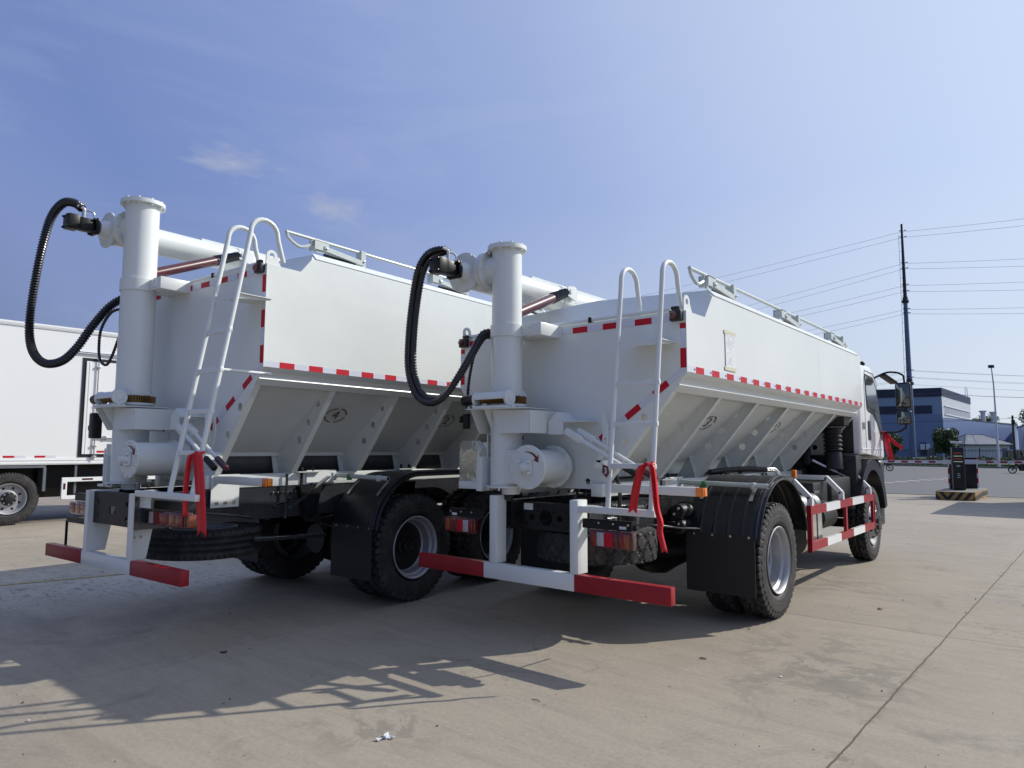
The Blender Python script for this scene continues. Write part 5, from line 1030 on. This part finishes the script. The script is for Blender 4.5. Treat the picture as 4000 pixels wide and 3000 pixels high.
for i, (z, a, b) in enumerate(WD):
    p = Vector((-15.24, 106.42, z)); A = Vector((*a, z)); B = Vector((*b, z)); A = p + (A - p) * 1.6; B = p + (B - p) * 1.25; s = MB()
    pth = [A + (p - A) * t + Vector((0, 0, -.12 * math.sin(math.pi * t))) for t in [k / 10 for k in range(11)]] + [p + (B - p) * t + Vector((0, 0, -.12 * math.sin(math.pi * t))) for t in [k / 10 for k in range(1, 11)]]
    s.tube(pth, .018 if i < 8 else .014, 5); o = s.out('power_line', 'wire', None, 60); tag(o, names[i] + ' overhead line from the top down on the tall steel pole', 'cable', 'overhead lines on the tall pole')
s = MB(); s.tube([(-26, 158, 12.9), (-17.0, 146.5, 12.1), (-10, 138.9, 10.75), (-3.6, 131.8, 9.8), (2, 126, 9.1)], .035, 5); o = s.out('power_line', 'poledark', None, 60); tag(o, 'thick lone black cable crossing in front of the factory top', 'cable', 'loose cables by the factory')
s = MB(); s.tube([(-22, 101.5, 4.7), (-17.67, 101.2, 5.05), (-13.8, 101.5, 5.25), (-9.14, 104.3, 5.33), (-3.6, 106.2, 5.6)], .02, 5); o = s.out('power_line', 'poledark', None, 60); tag(o, 'low thin cable strung across the blue factory wall to the concrete pole', 'cable', 'loose cables by the factory')
sl_ = thing('street_lamp', 'slender white street lamp with one flat head on the far verge', 'lamp post', (-3.76, 85.55, -.3), 0)
s = MB(); s.tube([(0, 0, 0), (-.02, 0, 4), (-.02, -.3, 8.6), (-.03, -.8, 9.6), (-.05, -1.3, 10.5)], .1, 12, rad=[.13, .10, .07, .06, .05]); s.out('lamp_pole', 'twhite', sl_, 60)
s = MB(); s.box(-.30, .22, -1.9, -1.2, 10.48, 10.76, .04); s.out('lamp_head', 'poledark', sl_)
up = thing('utility_pole', 'brown concrete utility pole with a small transformer before the factory end wall', 'pole', (-3.68, 106.8, 0), 0)
s = MB(); s.lathe((0, 0, 0), (0, 0, 1), [(0, .17), (6.0, .12)], 12); s.out('pole_shaft', 'bark', up); s = MB(); s.box(-.15, .25, -.3, .3, 4.9, 5.4, .03); s.cyl((-.5, 0, 5.7), (.5, 0, 5.7), .03); s.tube([(.1, 0, 5.4), (1.4, -2, 3.2), (2.6, -4, 1.6)], .025, 5); s.out('transformer', 'poledark', up)

# ---------------------------------------------------------------- factory
fa = thing('factory', 'large blue factory with a dark topped tower and a long lower wing', 'building', (0, 0, 0), 0)
P0 = Vector((-18.4, 158.1)); Pl = Vector((-46.0, 152.5)); P1 = Vector((-17.24, 192.9)); P3_ = Vector((-9.39, 210.5))
s = MB(); s.prism([tuple(P0), tuple(P1), (-44.8, 188), tuple(Pl)], 0, 14.03, 'z'); s.out('tower', 'flight', fa, 0)
s = MB(); q = P0 + Vector((-.5, .28)); s.prism([(P0.x + .08, P0.y + .06), tuple(P3_), (-24, 214), (-30, 168)], 0, 7.88, 'z'); s.out('wing', 'fblue', fa, 0)
s = MB(); s.prism([(P0.x + .02, P0.y - .1), (P3_.x + .25, P3_.y - .1), (P3_.x - .2, P3_.y), (P0.x - .3, P0.y + .2)], 7.885, 8.0, 'z'); s.out('wing_roof_edge', 'fdark', fa, 0)
def wallrect(a, b, z0, z1, off, th, name, m, parent=fa, flip=1, extra=None):
    a = Vector(a); b = Vector(b); d = (b - a).normalized(); n = Vector((d.y, -d.x)) * flip; s = MB()
    A = a + n * off; B = b + n * off; s.prism([tuple(A), tuple(B), tuple(B + n * th), tuple(A + n * th)], z0, z1, 'z'); 
    if extra: extra(s, A, B, n, d)
    return s.out(name, m, parent, 0)
fl = lambda t: Pl + (P0 - Pl) * t
fr2 = lambda t: P0 + (P1 - P0) * t
wallrect(fl(0), fl(1), 12.3, 14.05, .02, .10, 'dark_band', 'fdark'); wallrect(fl(0.3), fl(1), .0, 8.7, .02, .05, 'wall_cladding', mat('factory_mid_blue', (.165, .225, .39), .5, var=.05, vscale=.3))
wallrect(fl(.2), fl(.94), 8.85, 10.5, .06, .06, 'window_band', 'fdark')
wallrect(fr2(0), fr2(1), 7.6, 12.35, .02, .06, 'side_cladding', 'fwhite')
def ribs_(s, A, B, n, d):
    L__ = (B - A).length; k = 0
    while k < L__: p = A + d * k + n * .1; s.prism([tuple(p), tuple(p + d * .25), tuple(p + d * .25 + n * .1), tuple(p + n * .1)], 12.4, 14.0, 'z'); k += .8
wallrect(fr2(0), fr2(1), 12.352, 14.06, .02, .10, 'dark_band', mat('factory_band_ribbed', (.13, .16, .24), .5, var=.05), extra=ribs_)
def louv(s, A, B, n, d):
    L__ = (B - A).length; s.mi = 1; k = 0
    while k < L__: p = A + d * k + n * .031; s.prism([tuple(p), tuple(p + d * .5), tuple(p + d * .5 + n * .015), tuple(p + n * .015)], 8.85, 10.35, 'z'); k += 1.2
    s.mi = 2
    for z in (8.65, 10.36): s.prism([tuple(A + n * .1), tuple(B + n * .1), tuple(B + n * .22), tuple(A + n * .22)], z, z + .18, 'z')
wallrect(fr2(.055), fr2(.96), 8.82, 10.4, .085, .03, 'louvred_window', ['fdark', 'twhite', 'twhite'], extra=louv)
wallrect(Vector((-22.45, 154.83)) + Vector((0, 2.42)), Vector((-20.3, 157.78)), .3, 3.0, .0, .09, 'dark_entrance', 'fdark', extra=None)
s = MB(); s.box(-22.3, -21.5, 156.6, 157.0, 1.5, 2.7); s.box(-21.3, -20.6, 156.7, 157.1, 1.5, 2.7); s.out('window', 'twhite', fa, 0)
s = MB(); s.tube([(-17.3, 186.0, 14.0), (-17.3, 186.4, 16.0), (-17.3, 189.6, 16.0), (-17.3, 190.0, 14.0)], .07, 6); s.out('roof_frame', 'twhite', fa, 0)
for x, y in ((-17.6, 224.1), (-15.93, 231.95)):
    s = MB(); s.cyl((x, y, 0), (x, y, 12.0), .62, n=14); s.cyl((x, y, 11.9), (x, y, 12.25), .95, n=14); s.out('chimney', 'fwhite', fa)
wb = thing('white_building', 'white two storey building with tall dark windows at the right edge behind the brick wall', 'building', (0, 0, 0), 0)
s = MB(); s.prism([(-9.2, 208.0), (-2.0, 150), (20, 160), (10, 215)], 0, 6.9, 'z'); s.out('wall', 'whiteb', wb, 0)
for t in (.30, .55, .70, .82):
    p = Vector((-9.2, 208.0)).lerp(Vector((-2.0, 150)), t); d = Vector((7.2, -58)).normalized(); n = Vector((d.y, -d.x)); s = MB(); s.prism([tuple(p), tuple(p + d * 2.2), tuple(p + d * 2.2 + n * .1), tuple(p + n * .1)], 1.6, 4.6, 'z'); s.out('window', 'fglass', wb, 0)
s = MB(); s.prism([(-9.4, 208.2), (-2.0, 149.6), (20.3, 159.6), (10.3, 215.4)], 6.91, 7.2, 'z'); s.out('roof', 'fdark', wb, 0)

# ---------------------------------------------------------------- small house
ho = thing('small_house', 'low white house with a grey ribbed hip roof in front of the factory', 'house', (0, 0, 0), 0)
A, B = Vector((-10.75, 122.2)), Vector((-5.6, 127.6)); D_ = (B - A); nL = Vector((-D_.y, D_.x)).normalized() * 5.0; Cc = A + nL; Dd = B + nL
s = MB(); s.prism([tuple(A), tuple(B), tuple(Dd), tuple(Cc)], 0, 2.3, 'z'); s.out('wall', 'wall', ho, 0)
s = MB(); e = .45; ax = D_.normalized(); an = nL.normalized(); cs = [A - ax * e - an * e, B + ax * e - an * e, Dd + ax * e + an * e, Cc - ax * e + an * e]; z0 = 2.32
R1 = (A + Cc) / 2 + ax * 2.3; R2 = (B + Dd) / 2 - ax * 2.3
v = [s.V((*c, z0)) for c in cs]; r1, r2 = s.V((*R1, 3.85)), s.V((*R2, 3.85)); uv = s.bm.loops.layers.uv.new('UVMap')
def rf(vs, du):
    f = s.face(vs); du = Vector((*du, 0))
    for l in f.loops: l[uv].uv = (l.vert.co.dot(du), l.vert.co.z)
rf([v[0], v[1], r2, r1], ax); rf([v[2], v[3], r1, r2], ax); rf([v[1], v[2], r2], an); rf([v[3], v[0], r1], an); s.face(v[::-1])
def rib_(p, d, up_, ln, hh):
    if ln > .15: a_ = Vector((*p, z0 + .035)); b_ = Vector((*(p + d * ln), z0 + .035 + hh)); s.beam(a_, b_, .13, .06)
run = (an * (2.5 + e)).length; Lr = (cs[1] - cs[0]).length; hip = 2.3 + e
for side_, c0_, dd in ((0, cs[0], an), (1, cs[3], -an)):
    k = .2
    while k < Lr - .1:
        f = min(1, k / hip, (Lr - k) / hip); rib_(c0_ + ax * k, dd, 0, run * f, 1.53 * f); k += .33
Wd_ = (cs[2] - cs[1]).length
for c0_, dd in ((cs[1], -ax), (cs[0], ax)):
    k = .2
    while k < Wd_ - .1:
        f = min(k, Wd_ - k) / (Wd_ / 2); rib_(c0_ + an * k, dd, 0, hip * f, 1.53 * f); k += .33
s.bm.normal_update(); s.out('roof', roof_tiles(), ho, 0)
s = MB(); s.tube([(*cs[0], z0 + .03), (*R1, 3.9), (*R2, 3.9), (*cs[1], z0 + .03)], .07, 6); s.tube([(*R2, 3.9), (*cs[2], z0 + .03)], .07, 6); s.tube([(*R1, 3.9), (*cs[3], z0 + .03)], .07, 6)
for k in range(4): s.tube([(*cs[k], z0 - .03), (*cs[(k + 1) % 4], z0 - .03)], .07, 4)
s.out('roof_trim', 'fdark', ho)
# ---------------------------------------------------------------- fence and wall
fe = thing('metal_fence', 'long dark metal railing fence along the far verge', 'fence', (0, 0, 0), 0)
fa_, fb_ = Vector((-32.0, 107.4)), Vector((-5.6, 115.4)); fd = (fb_ - fa_); fn = fd.length; fd.normalize()
s = MB(); k = 0.
while k < fn: p = fa_ + fd * k; s.box(p.x - .018, p.x + .018, p.y - .018, p.y + .018, .12, 1.62); k += .17
for z in (.2, 1.32, 1.45): s.beam((*fa_, z), (*fb_, z), .03, .045)
s.out('railing', 'poledark', fe, 0)
for k in range(11): p = fa_ + fd * (fn * k / 10); s = MB(); s.box(p.x - .06, p.x + .06, p.y - .06, p.y + .06, 0, 1.78); s.out('fence_post', 'poledark', fe, 0)
for x, y, lb in ((-5.3, 115.3, 'dark gate pillar at the end of the railing fence beside the brick wall'), (-13.9, 112.9, 'dark gate pillar in the railing fence left of the round tree')):
    s = MB(); s.box(x - .35, x + .35, y - .3, y + .3, 0, 1.75, .02); o = s.out('gate_pillar', 'grey', None); tag(o, lb, 'pillar', 'fence gate pillars')
bw = thing('brick_wall', 'brick garden wall with white capped piers at the right edge', 'wall', (0, 0, 0), 0)
wa, wb_ = Vector((-4.9, 114.2)), Vector((2.0, 90.5)); wd = (wb_ - wa); wn = wd.length; wd.normalize(); s = MB(); s.beam((*wa, .8), (*wb_, .8), .2, 1.2); s.out('wall_panel', 'brick', bw, 0)
for k in range(15):
    p = wa + wd * (wn * k / 14); s = MB(); s.box(p.x - .16, p.x + .16, p.y - .2, p.y + .2, 0, 1.55); s.out('wall_pier', 'fdark' if k % 2 == 0 else 'brick', bw, 0)
for k in range(14):
    p = wa + wd * (wn * (k + .5) / 14); s = MB(); s.beam((*(p - wd * .75), 1.5), (*(p + wd * .75), 1.5), .34, .16); s.out('wall_cap', 'twhite', bw, 0)
# ---------------------------------------------------------------- plants
def crown_mb(c, rx, rz, n, size, rnd, lobes=26, thin=.0):
    s = MB(); c = Vector(c); L_ = []
    for k in range(lobes):
        d = Vector((rnd.gauss(0, 1), rnd.gauss(0, 1), rnd.gauss(0, 1) * .9)).normalized() * rnd.uniform(.35, .78); L_.append((Vector((d.x * rx, d.y * rx, d.z * rz)), rnd.uniform(.30, .5)))
    for i in range(n):
        lo, lr = rnd.choice(L_); d = Vector((rnd.gauss(0, 1), rnd.gauss(0, 1), rnd.gauss(0, 1))).normalized() * (rnd.random() ** .4) * lr
        p = c + lo + Vector((d.x * rx, d.y * rx, d.z * rz)); a = Vector((rnd.gauss(0, 1), rnd.gauss(0, 1), rnd.gauss(0, 1))).normalized(); b = a.orthogonal().normalized(); sz = size * rnd.uniform(.6, 1.4)
        s.mi = 1 if (rnd.random() < .22) else 0
        s.face([s.V(p - a * sz), s.V(p + b * sz * .5), s.V(p + a * sz), s.V(p - b * sz * .5)])
    return s
def tree(label, x, y, z, h, rx, rz, n, size, seed, group=None, trunk=.12):
    rnd = random.Random(seed); t = thing('tree', label, 'tree', (x, y, z), 0, group); cz = h - rz
    crown_mb((0, 0, cz), rx, rz, n, size, rnd).out('crown', ['leaf', 'leaf2'], t, 0)
    s = MB(); s.tube([(0, 0, 0), (.05, 0, cz * .5), (0, .03, cz)], trunk, 8, rad=[trunk, trunk * .75, trunk * .5])
    for k in range(5): a = k * 1.3; s.tube([(0, 0, cz * .6), (rx * .4 * math.cos(a), rx * .4 * math.sin(a), cz), (rx * .6 * math.cos(a), rx * .6 * math.sin(a), cz + rz * .4)], trunk * .4, 5, rad=[trunk * .45, trunk * .3, trunk * .15])
    s.out('trunk', 'bark', t); return t
tree('round clipped tree before the blue factory wall, left of the small house', -12.03, 112.0, .0, 4.75, 2.05, 2.2, 11000, .14, 11, 'round trees by the fence')
tree('round clipped tree half hidden behind the cab of the nearer truck', -17.9, 108.2, .0, 3.95, 1.35, 1.6, 6000, .12, 12, 'round trees by the fence')
for i, (x, y, h, r, lb) in enumerate(((-21.0, 236, 11.0, 1.8, 'leftmost small treetop showing over the factory wing beside the tower'), (-19.2, 238, 11.4, 1.6, 'low treetop between the factory tower and the first chimney'), (-16.9, 236, 12.6, 2.3, 'treetop between the two chimneys of the factory'), (-12.0, 240, 9.6, 1.3, 'sparse small treetop over the factory wing near the utility pole'), (-5.9, 194, 11.5, 2.6, 'taller tree at the right edge behind the white building'))):
    tree(lb, x, y, .0, h, r, r * 1.25, 900, .26, 20 + i, 'trees behind the factory', .2)
rnd = random.Random(4); s = MB()
for i in range(5200):
    t = rnd.random(); x = -26 + 27 * t; y = KY(x) + rnd.uniform(.4, 4.5); h = rnd.uniform(.06, .24); a = rnd.uniform(0, 6.28); zz = -.3 + (y - KY(x)) / 22 * .33
    s.mi = 0 if rnd.random() < .8 else 1; s.face([s.V((x - .09 * math.cos(a), y - .09 * math.sin(a), zz - .01)), s.V((x + .09 * math.cos(a), y + .09 * math.sin(a), zz - .01)), s.V((x + rnd.uniform(-.07, .07), y, zz + h))])
o = s.out('verge_plants', ['blade', 'leaf'], None, 0); tag(o, 'low mixed green ground cover on the verge behind the far kerb', 'grass', kind='stuff')
rnd = random.Random(8); s = MB()
for i in range(9000):
    t = rnd.random(); x = -24 + 25 * t; y = 103.0 + (x + 16.8) * -.25 + rnd.uniform(0, 2.4); z = rnd.uniform(0, .62) * (.7 + .5 * math.sin(x * 1.7) * math.sin(x * .6)) + .0; a = Vector((rnd.gauss(0, 1), rnd.gauss(0, 1), rnd.gauss(0, 1))).normalized(); b = a.orthogonal(); p = Vector((x, y, z + .02)); fl_ = rnd.random() < .10 and z > .2; s.mi = 2 if fl_ else (0 if rnd.random() < .7 else 1); q = .05 if fl_ else rnd.uniform(.07, .13)
    s.face([s.V(p - a * q), s.V(p + b * q * .6), s.V(p + a * q), s.V(p - b * q * .6)])
o = s.out('rose_bushes', ['leaf', 'leaf2', 'petal'], None, 0); tag(o, 'bed of low rose bushes dotted with white flowers along the fence', 'bushes', kind='stuff')

# ---------------------------------------------------------------- motorbikes
def spoked(s, c, r, w):
    c = Vector(c); s.mi = 0; s.tube([(c.x + (r - .03) * math.cos(a), c.y, c.z + (r - .03) * math.sin(a)) for a in [2 * math.pi * k / 28 for k in range(28)]], w, 8, closed=True); s.mi = 1
    s.tube([(c.x + (r - .065) * math.cos(a), c.y, c.z + (r - .065) * math.sin(a)) for a in [2 * math.pi * k / 28 for k in range(28)]], .014, 6, closed=True); s.cyl(c - Vector((0, .05, 0)), c + Vector((0, .05, 0)), .05)
    for k in range(5): a = 2 * math.pi * k / 5 + .3; s.beam(c, c + Vector(((r - .06) * math.cos(a), 0, (r - .06) * math.sin(a))), .03, .03, up=(0, 1, 0))
def motorbike(label, x, y, rz):
    m = thing('motorbike', label, 'motorbike', (x, y, -.45), rz, 'motorbikes on the road')
    for xx in (0, 1.25): s = MB(); spoked(s, (xx, 0, .30), .30, .045); s.out('wheel', ['tyre', 'hub'], m, 50)
    s = MB(); s.beam((.05, 0, .34), (.30, 0, .92), .06, .06, up=(0, 1, 0)); s.prism([(.18, .78), (.30, .95), (.42, .72), (.40, .45), (.95, .35), (1.45, .72), (1.5, .80), (.62, .74), (.45, .62)], -.10, .10, 'y'); s.box(.45, .9, -.12, .12, .22, .5, .04); s.box(-.22, .30, -.04, .04, .60, .63); s.out('body', 'cloth', m)
    s = MB(); s.box(.62, 1.42, -.11, .11, .76, .84, .03); s.out('seat', 'black', m); s = MB(); s.tube([(.33, -.32, 1.02), (.27, -.12, .96), (.27, .12, .96), (.33, .32, 1.02)], .016, 6); s.out('handlebar', 'black', m)
    s = MB(); s.sphere((.16, 0, .86), .075, 8); s.out('headlight', 'lensw', m); return m
motorbike('black motorbike carrying a rider on the road at the right edge', -1.35, 66.2, .25)
motorbike('motorbike whose front wheel shows beyond the front of the nearer truck cab', -10.45, 66.2, .25).rotation_euler = (0, 0, math.pi + .2)
# rider: one continuous skinned body
def rider(label, root_m):
    J = {'pel': (.95, 0, .93), 'belly': (.90, 0, 1.12), 'chest': (.80, 0, 1.34), 'neck': (.74, 0, 1.50), 'head': (.70, 0, 1.62), 'top': (.70, 0, 1.72)}
    R_ = {'pel': .14, 'belly': .13, 'chest': .15, 'neck': .055, 'head': .095, 'top': .07}
    E = [('pel', 'belly'), ('belly', 'chest'), ('chest', 'neck'), ('neck', 'head'), ('head', 'top')]
    for sd_, t in ((1, 'r'), (-1, 'l')):
        for n, p, r in (('sh', (.78, .17, 1.42), .065), ('el', (.60, .27, 1.20), .048), ('wr', (.40, .28, 1.06), .035), ('ha', (.33, .28, 1.04), .04), ('hip', (.93, .10, .90), .095), ('kn', (.55, .17, .78), .07), ('an', (.66, .16, .36), .045), ('to', (.50, .16, .30), .045)):
            J[n + t] = (p[0], sd_ * p[1], p[2]); R_[n + t] = r
        E += [('chest', 'sh' + t), ('sh' + t, 'el' + t), ('el' + t, 'wr' + t), ('wr' + t, 'ha' + t), ('pel', 'hip' + t), ('hip' + t, 'kn' + t), ('kn' + t, 'an' + t), ('an' + t, 'to' + t)]
    ks = list(J); me = bpy.data.meshes.new('person'); me.from_pydata([J[k] for k in ks], [(ks.index(a), ks.index(b)) for a, b in E], []); o = bpy.data.objects.new('person', me); COL.objects.link(o)
    sk = o.modifiers.new('skin', 'SKIN'); 
    for v, k in zip(me.skin_vertices[0].data, ks): v.radius = (R_[k], R_[k]); v.use_root = (k == 'pel')
    sb = o.modifiers.new('sub', 'SUBSURF'); sb.levels = sb.render_levels = 1; me.materials.append(M['cloth2']); o.matrix_world = root_m
    hl = MB(); hl.sphere((.70, 0, 1.66), .125, 8, 1, .95, 1); h = hl.out('helmet', 'cloth', o)
    return tag(o, label, 'person')
rider('person in a helmet and brown clothes riding the black motorbike at the right edge', Matrix.Translation((-1.35, 66.2, -.45)) @ Matrix.Rotation(.25, 4, 'Z'))

# ---------------------------------------------------------------- litter in the yard
def leaf_(name, lb, x, y, s_, m, seed, grp='litter on the concrete'):
    rnd = random.Random(seed); s = MB(); P = [(math.cos(a) * s_ * rnd.uniform(.5, 1.1), math.sin(a) * s_ * .6 * rnd.uniform(.5, 1.1), .004 + rnd.uniform(0, .35) * s_) for a in [k * 2 * math.pi / 9 for k in range(9)]]
    c = s.V((0, 0, .006)); vs = [s.V(p) for p in P]
    for i in range(9): s.face([c, vs[i], vs[(i + 1) % 9]])
    o = s.out(name, m, None, 60); md = o.modifiers.new('t', 'SOLIDIFY'); md.thickness = .0012; o.location = (x, y, 0); o.rotation_euler = (0, 0, rnd.uniform(0, 6)); return tag(o, lb, 'leaf' if 'leaf' in name else 'litter', grp)
M['dryleaf'] = mat('dry_leaf', (.15, .085, .04), .7, var=.3, vscale=40)
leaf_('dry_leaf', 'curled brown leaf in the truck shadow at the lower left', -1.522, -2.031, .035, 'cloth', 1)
leaf_('dry_leaf', 'brown leaf on sunlit concrete below the mud flap', 1.187, .057, .028, 'dryleaf', 2)
leaf_('dry_leaf', 'brown leaf lying right of the nearer rear wheel', 1.80, 2.53, .035, 'dryleaf', 3)
leaf_('paper_scrap', 'tiny white scrap on the concrete below the rear wheel', 1.737, .001, .014, 'paper', 4)
leaf_('paper_scrap', 'tiny white scrap at the far left below the ladder shadow', -1.132, -3.343, .014, 'paper', 5)
s = MB()
for a, l in ((.5, .045), (2.4, .04), (4.6, .055)):
    d = Vector((math.cos(a), math.sin(a), 0)); n_ = Vector((-d.y, d.x, 0)) * .012; s.face([s.V((0, 0, .008)), s.V(d * l * .5 + n_ + Vector((0, 0, .014))), s.V(d * l + n_ + Vector((0, 0, .006))), s.V(d * l - n_ + Vector((0, 0, .016))), s.V(d * l * .5 - n_ + Vector((0, 0, .004)))])
s.box(-.012, .012, -.012, .012, .003, .016, .003); o = s.out('paper_scrap', 'paper', None, 0); o.location = (.516, -2.254, 0); tag(o, 'crumpled white paper bow on the sunlit concrete in the foreground', 'litter', 'litter on the concrete')
s = MB(); s.tube([(0, 0, .004), (.03, .01, .006), (.06, 0, .004)], .002, 5); o = s.out('twig', 'cloth', None); o.location = (.75, -1.35, 0); tag(o, 'thin dark twig on the concrete near the bumper shadow', 'twig', 'litter on the concrete')
# finishing: fine scatter of grit
rnd = random.Random(2); s = MB()
for i in range(760):
    r = rnd.uniform(.0015, .0045) if i % 12 else rnd.uniform(.005, .010); x = rnd.uniform(-4, 4.2); y = rnd.uniform(-3.6, 9); s.box(x, x + r, y, y + r * rnd.uniform(.6, 1.6), .0, r * .8)
o = s.out('grit', 'bark', None, 0); tag(o, 'fine dark grit strewn over the concrete yard', 'grit', kind='stuff')
